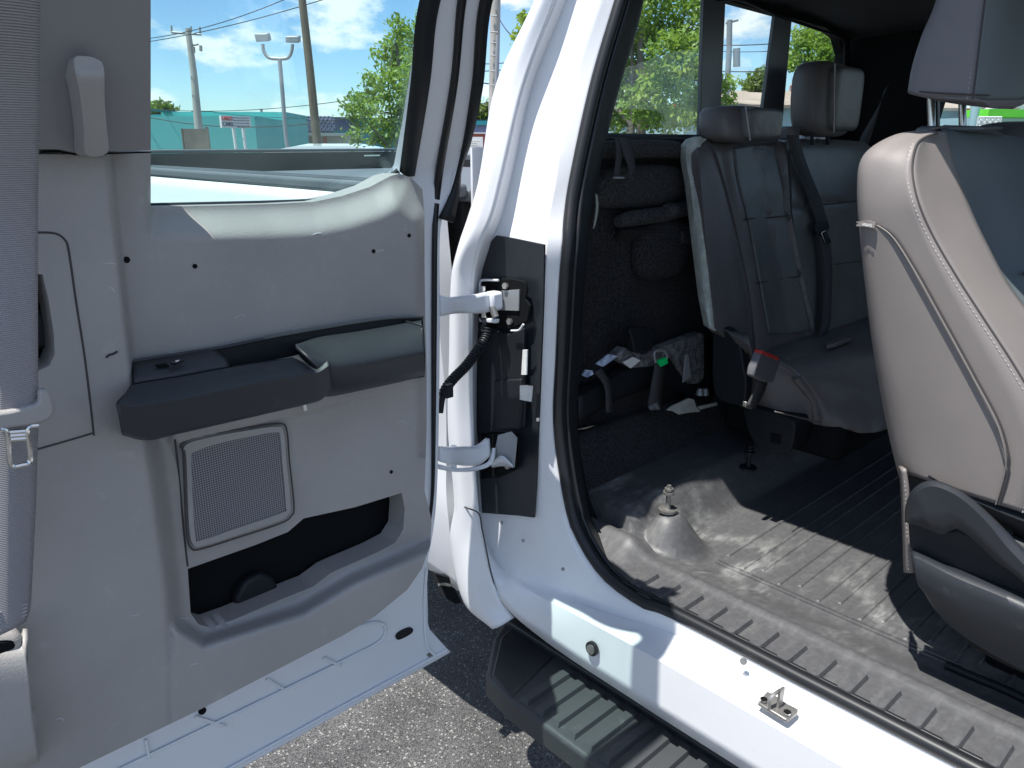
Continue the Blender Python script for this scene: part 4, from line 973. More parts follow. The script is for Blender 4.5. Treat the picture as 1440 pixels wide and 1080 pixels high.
plate('folded_flap', [(938,577),(944,572),(957,566),(969,560),(976,562),(979,572),(985,579),(970,580),(955,583),(946,578)], 'x', -1.075, (-.004,0,0), M['foam'], truck)
plate('folded_flap', [(982,572),(1000,568),(1008,566),(1009,570),(985,576)], 'x', -1.07, (-.004,0,0), M['foam'], truck)
plate('folded_flap', [(965,500),(968,498),(971,530),(961,538)], 'x', -1.08, (-.004,0,0), M['galv'], truck)
for u in (984, 991): disc('anchor_nut', U(u, 555, 'x', -1.1), (0,0,1), .012, .018, M['galv'], truck, seg=8, r2=.007)
# tether strap at window corner
loft('tether_strap', [C('x', -1.105, [(864,194),(866,220),(862,249)]), C('x', -1.10, [(871,194),(874,222),(871,250)])], M['webbing_dark'], truck, n=14, thick=.002)
loft('tether_strap', [C('x', -1.10, [(870,193),(878,220),(885,240),(883,249)]), C('x', -1.095, [(884,193),(890,215),(893,236),(886,250)])], M['webbing_dark'], truck, n=14, sub=2, thick=.002)
tube('tether_hook', C('x', -1.10, [(863,250),(877,250)]), .0025, M['galv'], truck, n=3)
# pale ragged foam at body edge
loft('ragged_foam', [C('x', -1.14, [(837,272),(838,290),(836,308),(834,322)]), C('x', -1.14, [(840,275),(841,290),(839,306),(836,318)])], M['foam'], truck, n=16, thick=.004)
# tissue behind rear headrest
for a, b in ((1126,1144),(1147,1159)):
    blob('crumpled_tissue', U((a+b)/2, 194, 'x', -1.19), (.02, .035, .018), M['white_tissue'], truck, p=2.2)

# ================================================================== FRONT SEAT
fs = bpy.data.objects.new('tmp', None); bpy.data.objects.remove(fs)
def Cy(y, pts, pre=(), post=()): return C('y', y, pts, pre, post)
M['leather_side'] = M['leather']
base = loft('front_seat', [Cy(1.285, [(1290,690),(1360,720),(1440,760)], post=[(.15,1.285,.93)]), Cy(1.27, [(1290,760),(1340,790),(1440,845)], post=[(.15,1.27,.86)]), Cy(1.275, [(1295,800),(1340,880),(1440,945)], post=[(.15,1.275,.78)])], M['black'], truck, n=30, sub=4, thick=.006, smooth=True)
base['label'] = 'front passenger seat in sunlit brown grey leather'
# backrest: curves from top to bottom
b_in = Cy(1.62, [(1330,178),(1345,190)], post=[])
rear = [Vector((-.50,1.46,1.575)),Vector((-.60,1.46,1.52)),Vector((-.585,1.46,1.38)),Vector((-.55,1.46,1.20)),Vector((-.50,1.46,1.02)),Vector((-.44,1.46,.86))]
c1 = Cy(1.31, [(1300,184,1.40),(1262,190,1.36),(1228,207,1.33),(1211,228,1.315),(1207,262),(1209,312),(1217,392),(1229,480),(1246,570),(1262,640),(1273,670)])
c2 = Cy(1.275, [(1312,185,1.38),(1275,197,1.335),(1250,215,1.30),(1234,240,1.285),(1232,290),(1240,350),(1262,440),(1290,530),(1318,600),(1335,650),(1337,688)])
c3 = Cy(1.272, [(1318,187,1.37),(1300,193,1.34),(1287,206,1.305),(1282,240,1.285),(1290,283),(1310,330),(1343,387),(1377,440),(1427,517),(1462,580),(1475,640),(1445,722)])
c4 = Cy(1.33, [(1322,186,1.39),(1312,190,1.375),(1306,205,1.35),(1310,240,1.335),(1326,290),(1352,340),(1384,395),(1425,455),(1470,525),(1505,590),(1520,650),(1500,735)])
c5 = Cy(1.395, [(1328,185,1.42),(1330,190,1.41),(1336,210,1.40),(1348,250),(1366,300),(1390,350),(1420,405),(1465,465),(1510,530),(1545,600),(1560,660),(1540,750)])
bolster = loft('backrest', [[p for p in rear], c1, c2, c3], M['leather'], base, n=90, sub=5, smooth=True, thick=.004, sharp=70)
bolster2 = loft('backrest_bolster', [[p+Vector((0,.002,0)) for p in c3], c4, c5], M['leather'], base, n=90, sub=5, smooth=True, thick=.004, sharp=70)
c6 = Cy(1.46, [(1340,182,1.46),(1352,187,1.45),(1362,215,1.45),(1375,260),(1395,310),(1425,370),(1470,430),(1520,500),(1560,560),(1600,640),(1600,760)])
c7 = Cy(1.66, [(1385,188,1.56),(1420,196,1.62),(1460,225,1.66),(1480,260),(1510,310),(1550,370),(1600,430),(1650,500),(1700,580),(1760,660),(1780,780)])
c8 = [p+Vector((.03,.12,-.01)) for p in c7]
c9 = [p+Vector((-.14,.14,-.01)) for p in c7]
loft('backrest_insert', [[p-Vector((.004,0,0)) for p in c5], [p-Vector((.012,0,0)) for p in c6], [p-Vector((.0,0,0)) for p in c7], c8], M['leather_dark'], base, n=70, sub=6, smooth=True, thick=.004, sharp=70)
loft('backrest_top', [[Vector((-.50,1.46,1.572)),Vector((-.44,1.46,1.572)),c6[0]], [Vector((-.50,1.60,1.562)),Vector((-.45,1.60,1.562)),c7[0]], [Vector((-.5,1.80,1.50)),Vector((-.46,1.80,1.50)),c8[0]]], M['leather_dark'], base, n=10, sub=5, smooth=True, thick=.004)
loft('seat_back_shell', [rear, [p+Vector((.02,.36,0)) for p in rear]], M['vinyl'], base, n=20, thick=.006)
tube('insert_seam', [cr(c6, 60)[22].lerp(cr(c7, 60)[22], t)+Vector((.002,0,.002)) for t in (0,.3,.6,1)], .003, M['seam'], base, n=16, seg=6)
# seams and stitching
tube('main_seam', [p+Vector((.001,-.0005,0)) for p in c3], .0018, M['seam'], base, n=90, seg=6)
stitches('main_stitching', [p+Vector((-.006,-.0016,-.001)) for p in c3], M['stitch'], base, gap=.0075, ln=.0045, r=.0011)
stitches('rear_stitching', [p+Vector((.003,-.002,0)) for p in c1[2:]], M['stitch'], base, gap=.0075, ln=.0045, r=.0009)
airb = Cy(1.272, [(1210,312,1.305),(1225,312,1.287),(1240,317,1.276),(1262,334,1.269),(1293,383,1.266),(1318,428,1.266),(1343,473,1.266),(1375,532,1.266),(1407,593,1.265),(1420,640,1.266),(1419,662,1.268),(1412,690,1.270),(1406,709,1.272)])
tube('airbag_seam', [p+Vector((0,-.0035,0)) for p in airb], .0016, M['seam'], base, n=80, seg=6)
M['leather_pale'] = M['leather']
tube('airbag_piping', [p+Vector((-.0045,-.0035,-.001)) for p in airb], .0012, M['leather'], base, n=80, seg=8)
tg = plate('airbag_tag', [(1205,317,1.285),(1211,311,1.285),(1222,310,1.275),(1233,313,1.268),(1231,321,1.268),(1218,318,1.275),(1207,318,1.285)], 'y', 1.28, (0,-.004,0), M['leather'], base)
def onplane(o, ex, ey):
    ex = ex.normalized(); ez = ex.cross(ey).normalized(); ey = ez.cross(ex)
    return Matrix(((ex.x,ey.x,ez.x,o.x),(ex.y,ey.y,ez.y,o.y),(ex.z,ey.z,ez.z,o.z),(0,0,0,1)))
a = U(1209,315.5,'y',1.276); b = U(1231,317.5,'y',1.262)
text('airbag_lettering', 'AIRBAG', .0062, M['white'], onplane(a.lerp(b,.52)+Vector((0,-.003,0)), b-a, Vector((0,0,1))), base, .0003)
# head rest
hc = U(1385, 60, 'y', 1.56)
ex = Vector((1,0,0)); 
h1 = Cy(1.41, [(1278,130),(1284,95),(1298,50),(1315,10),(1330,-40),(1345,-80)])
h0 = [p+Vector((-.01,.10,0)) for p in h1]
h2 = Cy(1.385, [(1300,135),(1310,95),(1322,50),(1335,10),(1350,-40),(1362,-80)])
h3 = Cy(1.39, [(1367,139),(1372,100),(1378,50),(1383,10),(1390,-40),(1395,-85)])
h4 = Cy(1.43, [(1392,140),(1398,100),(1404,50),(1409,10),(1414,-40),(1418,-85)])
h5 = Cy(1.52, [(1436,139),(1442,100),(1448,50),(1452,10),(1456,-40),(1460,-85)])
h6 = Cy(1.64, [(1470,128),(1490,95),(1498,50),(1502,10),(1506,-40),(1510,-85)])
h7 = [p+Vector((-.02,.06,0)) for p in h6]; h8 = [p+Vector((-.12,.06,0)) for p in h6]
loft('headrest', [h0, h1, h2, h3], M['vinyl'], base, n=40, sub=6, smooth=True, thick=.004, sharp=70)
loft('headrest_face', [h3, h4, h5, h6, h7, h8], M['leather_dark'], base, n=40, sub=6, smooth=True, thick=.004, sharp=70)
under = [h0[0], h1[0], h2[0], h3[0], h4[0], h5[0], h6[0]]
inner_ = [p.lerp(Vector((-.42,1.53,p.z-.012)), .35)+Vector((0,0,-.006)) for p in under]
loft('headrest_underside', [under, inner_, [p.lerp(Vector((-.42,1.53,p.z)), .9) for p in inner_]], M['vinyl'], base, n=40, sub=3, smooth=True, thick=.003)
stitches('headrest_stitching', [p+Vector((-.006,-.002,0)) for p in h3], M['stitch'], base, gap=.007, ln=.004, r=.0008)
tube('headrest_seam', [p+Vector((.001,-.001,0)) for p in h3], .0016, M['seam'], base, n=40, seg=6)
tube('headrest_seam', [p+Vector((0,-.002,.006)) for p in (h1[0], h2[0], h3[0], h4[0])], .0016, M['seam'], base, n=30, seg=6)
for (u, y) in ((1310,1.50), (1354,1.60)):
    bm = bmesh.new(); a = U(u-1, 128, 'y', y); b = U(u, 184, 'y', y)
    tube('', [a, b], .0065, None, n=8, seg=14, bm=bm)
    from_bm('headrest_post', bm, M['steel'], base)
    disc('post_guide', b+Vector((0,0,-.004)), (0,0,1), .022, .012, M['black'], base, 20, r2=.018)
blob('post_guide', U(1316,184,'y',1.49), (.03,.024,.008), M['leather_dark'], base, p=3)
blob('post_guide', U(1362,186,'y',1.60), (.03,.024,.008), M['leather_dark'], base, p=3)
# second seat / console top seen beyond
blob('seat_shoulder', U(1436,215,'y',1.84), (.10,.14,.06), M['vinyl'], base, p=3)
# recliner lever and shields
lever = loft('recliner_lever', [Cy(1.235, [(1276,735,1.25),(1277,712,1.25),(1285,692),(1300,681),(1318,679),(1345,690),(1370,708),(1398,733),(1425,760),(1460,795),(1500,840)]),
   Cy(1.222, [(1279,735,1.24),(1280,712,1.235),(1288,697),(1302,687),(1318,686),(1342,696),(1366,714),(1392,740),(1415,768),(1445,800),(1480,845)]),
   Cy(1.226, [(1276,735,1.24),(1290,738),(1305,742),(1325,750),(1338,745),(1345,742),(1352,744),(1370,757),(1400,785),(1440,816),(1470,850)])], M['dark'], base, n=70, sub=2, thick=.008, sharp=30)
plate('lower_shield', [(1276,733),(1300,738),(1325,748),(1345,744),(1380,760),(1470,835),(1480,900),(1460,905),(1440,858),(1390,835),(1330,800),(1290,780),(1278,770)], 'y', 1.25, (0,.03,0), M['black'], base, bevel=.004)
loft('side_valance', [Cy(1.25, [(1281,776),(1290,777),(1340,799),(1400,822),(1440,838),(1500,866)]), Cy(1.222, [(1284,785),(1295,788),(1340,811),(1400,836),(1440,853),(1500,882)]), Cy(1.222, [(1290,815),(1300,822),(1350,850),(1400,868),(1440,882),(1500,905)]), Cy(1.245, [(1302,832),(1315,850),(1345,875),(1390,905),(1440,930),(1500,960)]), Cy(1.25, [(1304,836),(1318,858),(1345,885),(1390,915),(1440,942),(1500,972)])], M['dark'], base, n=50, sub=4, smooth=True, thick=.006)
boxo('seat_frame', (-.28,1.42,.62), (.2,1.80,.92), M['void'], base, bevel=.02)
loft('seat_cover_edge', [Cy(1.30, [(1266,655),(1269,690),(1271,740),(1273,805)]), Cy(1.275, [(1272,660),(1276,690),(1278,740),(1284,806)])], M['leather'], base, n=30, sub=2, thick=.006)
stitches('cover_stitching', [p+Vector((0,-.006,0)) for p in Cy(1.275, [(1274,675),(1276,700),(1277,740),(1280,800)])], M['stitch'], base, gap=.007, ln=.004, r=.0008)
loft('cushion_bolster', [Cy(1.30, [(1300,667),(1340,686),(1405,712),(1470,735),(1540,760)]), Cy(1.27, [(1310,672),(1350,695),(1410,722),(1470,745),(1540,775)]), Cy(1.29, [(1330,690),(1365,712),(1415,742),(1470,770),(1540,800)])], M['black'], base, n=30, sub=3, smooth=True)

# ================================================================== BACKGROUND
GZ = 0
boxo_g = bmesh.new(); box(boxo_g, (-260,-160,-1), (160,260,0)); g = from_bm('asphalt_ground', boxo_g, M['asphalt'], None, smooth=False)
bm = bmesh.new(); tag(g, kind='structure'); g['label'] = 'speckled dark asphalt car park'
def DD(u, D, z):          # point at pixel column u on horizon row, forward distance D, height z
    d = ray(u, 200); k = D/(d.x*hx+d.y*hy); return Vector((d.x*k, d.y*k, z))
FW = Vector((hx, hy, 0)); RT = Vector((rx, ry, 0))
def zat(v, D): return U(720, v, 'D', D).z
def qbox(name, u0, u1, D0, D1, z0, z1, depth, m, root=None):
    """wall block between two plan points, with depth going away from the viewer"""
    a = DD(u0, D0, z0); b = DD(u1, D1, z0); n = Vector((-(b-a).y, (b-a).x, 0)).normalized()
    if n.dot(FW) < 0: n = -n
    bm = bmesh.new(); lo = [a, b, b+n*depth, a+n*depth]
    A = [bm.verts.new(p) for p in lo]; B = [bm.verts.new(Vector((p.x, p.y, z1))) for p in lo]
    bm.faces.new(A); bm.faces.new(B[::-1])
    for i in range(4): bm.faces.new((A[i], A[(i+1) % 4], B[(i+1) % 4], B[i]))
    o = from_bm(name, bm, m, None, smooth=False)
    return keep(o, root) if root else o
def facing(a, b, c=None):
    ex = (b-a).normalized(); return ex
# teal shop building
D = 46
bt = empty('shop_building', DD(300,D,0), 'long teal painted shop building with dark roof edge behind the truck bed', 'building')
zc = zat(158, D)
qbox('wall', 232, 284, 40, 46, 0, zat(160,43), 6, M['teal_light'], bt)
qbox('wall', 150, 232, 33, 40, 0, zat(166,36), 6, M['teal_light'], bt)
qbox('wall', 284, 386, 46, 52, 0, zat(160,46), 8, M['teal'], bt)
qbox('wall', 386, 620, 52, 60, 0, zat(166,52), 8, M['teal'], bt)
qbox('roof_edge', 284, 386, 45.7, 51.7, zat(160,46), zat(156,46), .5, M['teal_dark'], bt)
qbox('roof_edge', 386, 700, 51.6, 62, zat(167,52), zat(163,52), .5, M['teal_dark'], bt)
qbox('roof_edge', 150, 284, 32.8, 45.8, zat(161,43), zat(159,43), .4, M['teal_dark'], bt)
qbox('lower_wall', 211, 262, 37.5, 43, 0, zat(198,40), .2, M['cream'], bt)
qbox('window', 288, 299, 46.1, 46.8, zat(176,46), zat(163,46), .2, M['teal_dark'], bt)
qbox('downpipe', 239, 241, 40.6, 40.9, 0, zat(161,43), .1, M['teal_dark'], bt)
qbox('door', 369, 378, 50.5, 51, 0, zat(185,50), .1, M['cream'], bt)
qbox('doorway', 372, 375, 50.3, 50.5, 0, zat(187,50), .1, M['teal_dark'], bt)
for u in (308, 330, 352, 364): qbox('wall_joint', u, u+.7, 46+(u-284)*.059-.06, 46+(u-284)*.059-.05, 0, zat(161,46), .05, M['teal_dark'], bt)
qbox('door', 334, 340, 48.6, 48.9, 0, zat(186,48), .1, M['teal_dark'], bt)
qbox('meter_box', 312, 316, 47.2, 47.3, zat(190,47), zat(183,47), .2, M['galv'], bt)
for u in (245, 256, 268): qbox('wall_joint', u, u+.6, 40+(u-232)*.115-.06, 40+(u-232)*.115-.05, 0, zat(164,42), .05, M['teal'], bt)
keep(tube('stair_rail', [DD(302,45.5,zat(187,45.5)), DD(324,46,zat(207,46))], .12, M['teal_dark'], None, n=3), bt)
keep(tube('roof_vent', [DD(372,50,zat(163,50)), DD(371.5,50,zat(153,50))], .08, M['galv'], None, n=3), bt)
bm = bmesh.new()
for (u0,u1,v0,v1) in ((219,222,168,173),(223,226,169,174),(227,229,168,174),(220,224,177,182),(225,229,178,182),(230,232,177,183),(219,226,186,190),(229,231,187,189)):
    a = DD(u0,37.8,zat(v1,37.8)); b = DD(u1,38.2,zat(v0,38.0)); box(bm, (min(a.x,b.x),min(a.y,b.y),a.z), (max(a.x,b.x),max(a.y,b.y),b.z))
keep(from_bm('wall_lettering', bm, M['textred'], None, smooth=False), bt)
bm = bmesh.new()
a = DD(216,37.6,zat(189,37.6)); b = DD(238,39.2,zat(186,38)); 
for u in range(216, 238, 4):
    a = DD(u,37.6+(u-216)*.1,zat(189,38)); box(bm, (a.x-.12,a.y-.12,a.z), (a.x+.12,a.y+.12,a.z+.16))
keep(from_bm('wall_emblem', bm, M['white'], None, smooth=False), bt)
# lattice front shop
bl = empty('lattice_front_shop', DD(430,50,0), 'low shop with navy and lilac lattice fascia and cream ground floor beside the teal building', 'building')
qbox('fascia', 387, 470, 47, 49, zat(186,48), zat(163,48), 1.5, M['navy'], bl)
qbox('fascia', 470, 500, 49, 50, zat(183,49), zat(166,49), 1.5, M['navy'], bl)
bm = bmesh.new()
for i in range(15):
    for j in range(5):
        u = 389+i*5.6+(2.8 if j % 2 else 0); v = 165.5+j*4.1; Dq = 46.9+(u-387)*.024
        c = DD(u, Dq, zat(v, Dq)); w = .10
        tube('', [c-RT*w+Vector((0,0,-.09)), c+RT*w+Vector((0,0,.09))], .035, None, n=2, seg=4, bm=bm)
        tube('', [c-RT*w+Vector((0,0,.09)), c+RT*w+Vector((0,0,-.09))], .035, None, n=2, seg=4, bm=bm)
keep(from_bm('lattice', bm, M['lilac'], None, smooth=False), bl)
qbox('canopy', 392, 500, 46.5, 49, zat(191,47), zat(186.5,47), 2, M['cream'], bl)
qbox('wall', 398, 500, 48.6, 51, 0, zat(190,48.6), 4, M['cream'], bl)
for u in (418, 441, 455): qbox('door', u, u+5, 48.4, 48.5, 0, zat(192,48.5), .1, M['brickred'], bl)
# orange building and board
bo = empty('brick_red_building', DD(672,30,0), 'faded red wall building with white top course behind the truck bed', 'building')
qbox('wall', 640, 760, 30, 31, 0, zat(188,30), 5, M['brickred'], bo)
qbox('top_course', 640, 760, 29.9, 30.9, zat(188,30), zat(186,30), 5.2, M['white'], bo)
b2 = empty('blue_roof_building', DD(680,48,0), 'distant grey building with teal roof band seen past the concrete pole', 'building')
qbox('wall', 655, 800, 48, 48, 0, zat(176,48), 5, M['lilac'], b2)
qbox('roof_band', 655, 800, 47.8, 47.8, zat(176,48), zat(170,48), 5.5, M['teal'], b2)
sg = empty('notice_board', DD(667,28,0), 'white notice board with small grey lettering by the red wall', 'sign')
sgb = qbox('board', 655, 679, 28, 28, zat(217,28), zat(192.5,28), .08, M['white'], sg)
bm = bmesh.new()
for (u0,u1,v) in ((659,675,197.5),(661,671,200.5),(661,672,203.5)):
    u = u0
    while u < u1:
        w = random.uniform(.8,1.6); a = DD(u,27.95,zat(v+.6,28)); b = DD(min(u1,u+w),27.95,zat(v-.5,28))
        tube('', [a.lerp(b,0), Vector((b.x,b.y,a.z))], .02, None, n=2, seg=4, bm=bm); u += w+.7
keep(from_bm('lettering', bm, M['textgrey'], None, smooth=False), sg)
keep(tube('leg', [DD(657,28.05,0), DD(657,28.05,1.2)], .05, M['galv'], None, n=2), sg)
keep(tube('leg', [DD(677,28.05,0), DD(677,28.05,1.2)], .05, M['galv'], None, n=2), sg)
# used cars sign
D = 30; us = empty('used_cars_sign', DD(336,D,0), 'white used cars sign board on two white posts before the teal wall', 'sign')
qbox('board', 314.5, 355.5, D, D+1.2, zat(179.5,D), zat(162.5,D), .1, M['white'], us)
for u in (330.5, 344): keep(tube('post', [DD(u-.5,D+.6,zat(178,D)), DD(u+2,D+.6,0)], .06, M['white'], None, n=3), us)
A = DD(314.5,D,0); B = DD(355.5,D+1.2,0); exs = (B-A).normalized()
def wl(body, u, v, s, m): 
    t = (u-314.5)/41; p = A.lerp(B, t); p.z = zat(v, D); n = Vector((exs.y,-exs.x,0)); n = n if n.dot(FW) < 0 else -n
    o = text('lettering', body, s, m, onplane(p+n*.02, exs, Vector((0,0,1))), None, .01); keep(o, us)
wl('USED', 322.3, 166.6, .20, M['textred']); wl('CARS', 322.5, 174.6, .20, M['textnavy'])
bm = bmesh.new()
for v in (165.0, 168.8, 172.6, 176.6):
    u = 331
    while u < 353.5:
        w = random.uniform(.5,1.2); t0 = (u-314.5)/41; p = A.lerp(B, t0); q = A.lerp(B, min(.96,(u+w-314.5)/41))
        p.z = q.z = zat(v, D); p = p-FW*.04; q = q-FW*.04
        tube('', [p, q], .014, None, n=2, seg=4, bm=bm); u += w+.8
keep(from_bm('small_lettering', bm, M['textnavy'], None, smooth=False), us)
# plywood box
pb = empty('plywood_enclosure', DD(274,18,0), 'weathered plywood enclosure around the foot of the leaning pole', 'enclosure')
qbox('front_board', 256.5, 290, 18, 18.2, 0, zat(181,18), .05, M['plywood'], pb)
qbox('side_board', 290, 292.5, 18.2, 18.9, 0, zat(178,18), .05, M['plywood'], pb)
qbox('edge_batten', 256.5, 258, 17.95, 17.95, 0, zat(181,18), .04, M['wood'], pb)
# utility pole with crossarm
D = 26; up = empty('utility_pole', DD(283,D,0), 'leaning concrete utility pole with a steel crossarm at its top, left of the twin lamp', 'utility pole')
keep(tube('pole', [U(264,40,'D',D), U(272,100,'D',D), U(279.5,180,'D',D), DD(283,D,0)], .12, M['concrete'], None, n=12, rr=lambda t: .085+.08*t), up)
arm_ = keep(tube('crossarm', [U(241,45.5,'D',D), U(283,48.5,'D',D)], .035, M['galv'], None, n=3), up)
for (u, v) in ((241.5,46),(269,47),(281.5,48)): keep(tube('insulator', [U(u,v,'D',D), U(u-.5,v-10,'D',D)], .03, M['galv'], None, n=3), up)
keep(tube('bracket', [U(270,64,'D',D), U(279,62,'D',D)], .03, M['galv'], None, n=3), up)
for (u, v) in ((272,70),(282,68)): keep(tube('insulator', [U(u,v-4,'D',D), U(u+.5,v+4,'D',D)], .05, M['concrete'], None, n=3), up)
# wooden pole
D = 14; wp = tube('wooden_pole', [U(412,-120,'D',D), U(425,0,'D',D), U(436,100,'D',D), U(446.5,205,'D',D), DD(452,D,0)], .07, M['wood'], None, n=14, rr=lambda t: .055+.03*t)
tag(wp, 'brown wooden pole without arms, right of the twin head lamp', 'utility pole')
# concrete pole right
D = 20; cpz = empty('concrete_pole', DD(694,D,0), 'tall pale concrete pole with pipe conduit by the open door edge', 'utility pole')
keep(tube('pole', [U(697,-160,'D',D), U(697,0,'D',D), U(693,190,'D',D), DD(692,D,0)], .12, M['concrete'], None, n=14), cpz)
keep(tube('pipe', [U(700,50,'D',D-.15), U(696,190,'D',D-.15), DD(695,D-.15,0)], .05, M['galv'], None, n=8), cpz)
for v in (22,45,60,78,100,120): keep(tube('pipe_clamp', [U(690,v,'D',D-.16), U(700,v+.5,'D',D-.16)], .015, M['galv'], None, n=3), cpz)
# twin lamp
D = 22; la = empty('car_park_lamp', DD(404,D,0), 'grey twin head car park lamp on a slim curved post', 'street lamp')
keep(tube('post', [U(393.3,84,'D',D), U(398,140,'D',D), U(403,200,'D',D), DD(410,D,0)], .055, M['galv'], None, n=10), la)
for s in ((369.5,62),(411.5,62)):
    pts = [U(s[0],s[1],'D',D), U(s[0]+(1.5 if s[0]<390 else -1.5),72,'D',D), U((s[0]+393)/2-(3 if s[0]<390 else -3),81,'D',D), U(393.3,83,'D',D)]
    keep(tube('arm', pts, .045, M['galv'], None, n=16), la)
for q in (((357,47.5),(376,47),(378.5,58),(360,59)), ((401,51),(420,51),(420,60.5),(401.5,60))):
    P3 = [U(u, v, 'D', D) for u, v in q]; keep(poly3('lamp_head', P3, FW*.25+Vector((0,0,.05)), M['galv'], None, bevel=.02), la)
# pole through rear window
D = 26; rp = empty('utility_pole', DD(1025,D,0), 'slim grey utility pole with transformer seen through the rear window', 'utility pole')
keep(tube('pole', [U(1026,28,'D',D), U(1025,80,'D',D), U(1022,130,'D',D), DD(1021,D,0)], .09, M['galv'], None, n=8), rp)
keep(tube('crossarm', [U(1021,32,'D',D), U(1038,28,'D',D)], .04, M['galv'], None, n=3), rp)
keep(tube('transformer', [U(1036,68,'D',D), U(1036,94,'D',D)], .11, M['galv'], None, n=3, seg=14), rp)
# wires
def wire(a, b, sag, D0, D1, lab, r=.012):
    pts = []
    A_ = U(a[0], a[1], 'D', D0); B_ = U(b[0], b[1], 'D', D1)
    for i in range(9):
        t = i/8; p = A_.lerp(B_, t); p.z -= sag*4*t*(1-t); pts.append(p)
    o = tube('overhead_wire', pts, r, M['wire'], None, n=24, seg=5); tag(o, lab, 'wire', 'overhead wires')
wire((150,58),(430,-14),.3,28,22,'highest thin black wire crossing the sky left of the wooden pole')
wire((150,66),(520,-22),.2,28,20,'black wire passing just under the crossarm of the leaning pole',.012)
wire((150,146),(620,118),.5,36,24,'sagging black wire low over the teal roof rising to the right')
wire((150,150),(660,122),1.0,34,26,'lower twin of the sagging wire over the teal roof',.016)
wire((300,158),(700,142),.4,40,28,'thin wire just above the roof line near the tree',.012)
wire((640,108),(760,118),.1,24,18,'lowest black wire meeting the tall concrete pole',.016)
wire((640,87),(760,80),.1,24,20,'upper black wire meeting the tall concrete pole',.012)
wire((640,103),(800,92),.0,22,20,'middle black wire meeting the tall concrete pole',.012)
wire((697,14),(760,60),.2,20,8,'steep service wire running down right of the concrete pole',.01)
wire((980,62),(1240,38),.2,30,24,'upper wire seen through the rear window',.016)
wire((980,98),(1240,80),.2,30,24,'lower wire seen through the rear window',.016)
wire((980,70),(1240,52),.2,30,24,'middle wire seen through the rear window',.012)
# trees -----------------------------------------------------------------
def tree(name, clumps, trunk, D, m, nleaf, size, label, cat='tree'):
    root = empty(name, DD(trunk[0][0], D, 0), label, cat)
    bm = bmesh.new()
    basep = DD(trunk[0][0], D, 0)
    top = U(trunk[1][0], trunk[1][1], 'D', D)
    tube('', [basep, basep.lerp(top, .5)+RT*.1, top], .1, None, n=10, seg=8, bm=bm, rr=lambda t: trunk[2]*(1-.7*t))
    cl = []
    for (u, v, ru, rv) in clumps:
        c = U(u, v, 'D', D+random.uniform(-.6, .6)); k = D/F*1.05
        cl.append((c, ru*k, rv*k))
        st = basep.lerp(top, random.uniform(.45, .9))
        tube('', [st, st.lerp(c, .5)+Vector((random.uniform(-.1,.1),random.uniform(-.1,.1),.1)), c], .03, None, n=7, seg=5, bm=bm, rr=lambda t: trunk[2]*.32*(1-.8*t))
    keep(from_bm('trunk', bm, M['bark'], None), root)
    bm = bmesh.new(); tot = sum(a*b for _, a, b in cl)
    for (c, a, b) in cl:
        n = int(nleaf*a*b/tot); k = max(5, n//9)
        for _ in range(k):
            th = random.uniform(0, 2*PI); r_ = random.random()**.5; h_ = random.uniform(-1, 1)
            rad = math.sqrt(max(0, 1-h_*h_))*r_
            q = c+RT*(a*rad*math.cos(th))+FW*(a*.8*rad*math.sin(th))+Vector((0,0,b*h_*(.5+.5*r_)))
            for _ in range(9):
                p = q+Vector((random.gauss(0,.5),random.gauss(0,.5),random.gauss(0,.5)))*size*2.0
                n1 = Vector((random.gauss(0,1),random.gauss(0,1),random.gauss(.0,1)+.5)).normalized(); t1 = n1.orthogonal().normalized()
                t1 = Matrix.Rotation(random.uniform(0,2*PI), 3, n1)@t1; t2 = n1.cross(t1)
                s = size*random.uniform(.6,1.25)
                bm.faces.new([bm.verts.new(x) for x in (p-t1*s, p-t2*s*.42, p+t1*s, p+t2*s*.42)])
    keep(from_bm('crown', bm, m, None, recalc=False, smooth=False), root)
    return root
tree('young_tree', [(560,40,14,14),(545,80,20,22),(575,70,26,26),(525,125,22,20),(560,130,30,30),(500,155,20,18),(540,185,26,20),(580,180,30,26),(500,190,14,10),(590,110,28,30),(600,40,20,26),(516,152,14,12)], ((560,),(557,60),.05), 9, M['leaf'], 6500, .034, 'slender young tree with light green leaves behind the open door window')
tree('bushy_tree', [(880,20,30,30),(930,30,34,34),(975,30,26,40),(900,80,34,34),(950,85,36,36),(870,120,30,30),(920,140,40,30),(975,120,24,30),(880,165,30,20),(940,170,30,18),(1020,130,14,20),(985,160,22,20),(850,70,30,40),(840,150,26,30),(905,-20,50,20),(990,70,20,30)], ((885,),(900,40),.09), 9, M['leaf2'], 14500, .038, 'dense bright green tree filling the left of the rear window')
tree('leafy_tree', [(1150,50,34,14),(1175,66,30,24),(1130,72,20,18),(1195,84,26,20),(1152,96,16,14),(1215,60,30,30),(1110,90,10,8)], ((1172,),(1166,60),.09), 14, M['leaf2'], 6000, .05, 'spreading green tree at the right edge of the rear window')
tree('round_tree', [(1066,116,14,11),(1078,108,14,11),(1058,120,8,8),(1085,120,14,12)], ((1072,),(1072,110),.12), 34, M['leaf3'], 2600, .12, 'small distant round tree above the tan roof')
tree('palm_like_tree', [(225,154,8,4),(236,155,8,3),(219,157,5,4)], ((228,),(228,158),.2), 60, M['leaf3'], 1100, .22, 'clipped tree top showing above the light teal wall')
tree('distant_tree', [(676,160,12,9),(664,164,10,7),(690,158,12,10),(650,165,12,8)], ((672,),(674,160),.2), 62, M['leaf3'], 1800, .22, 'dull green tree top above the grey building by the concrete pole')
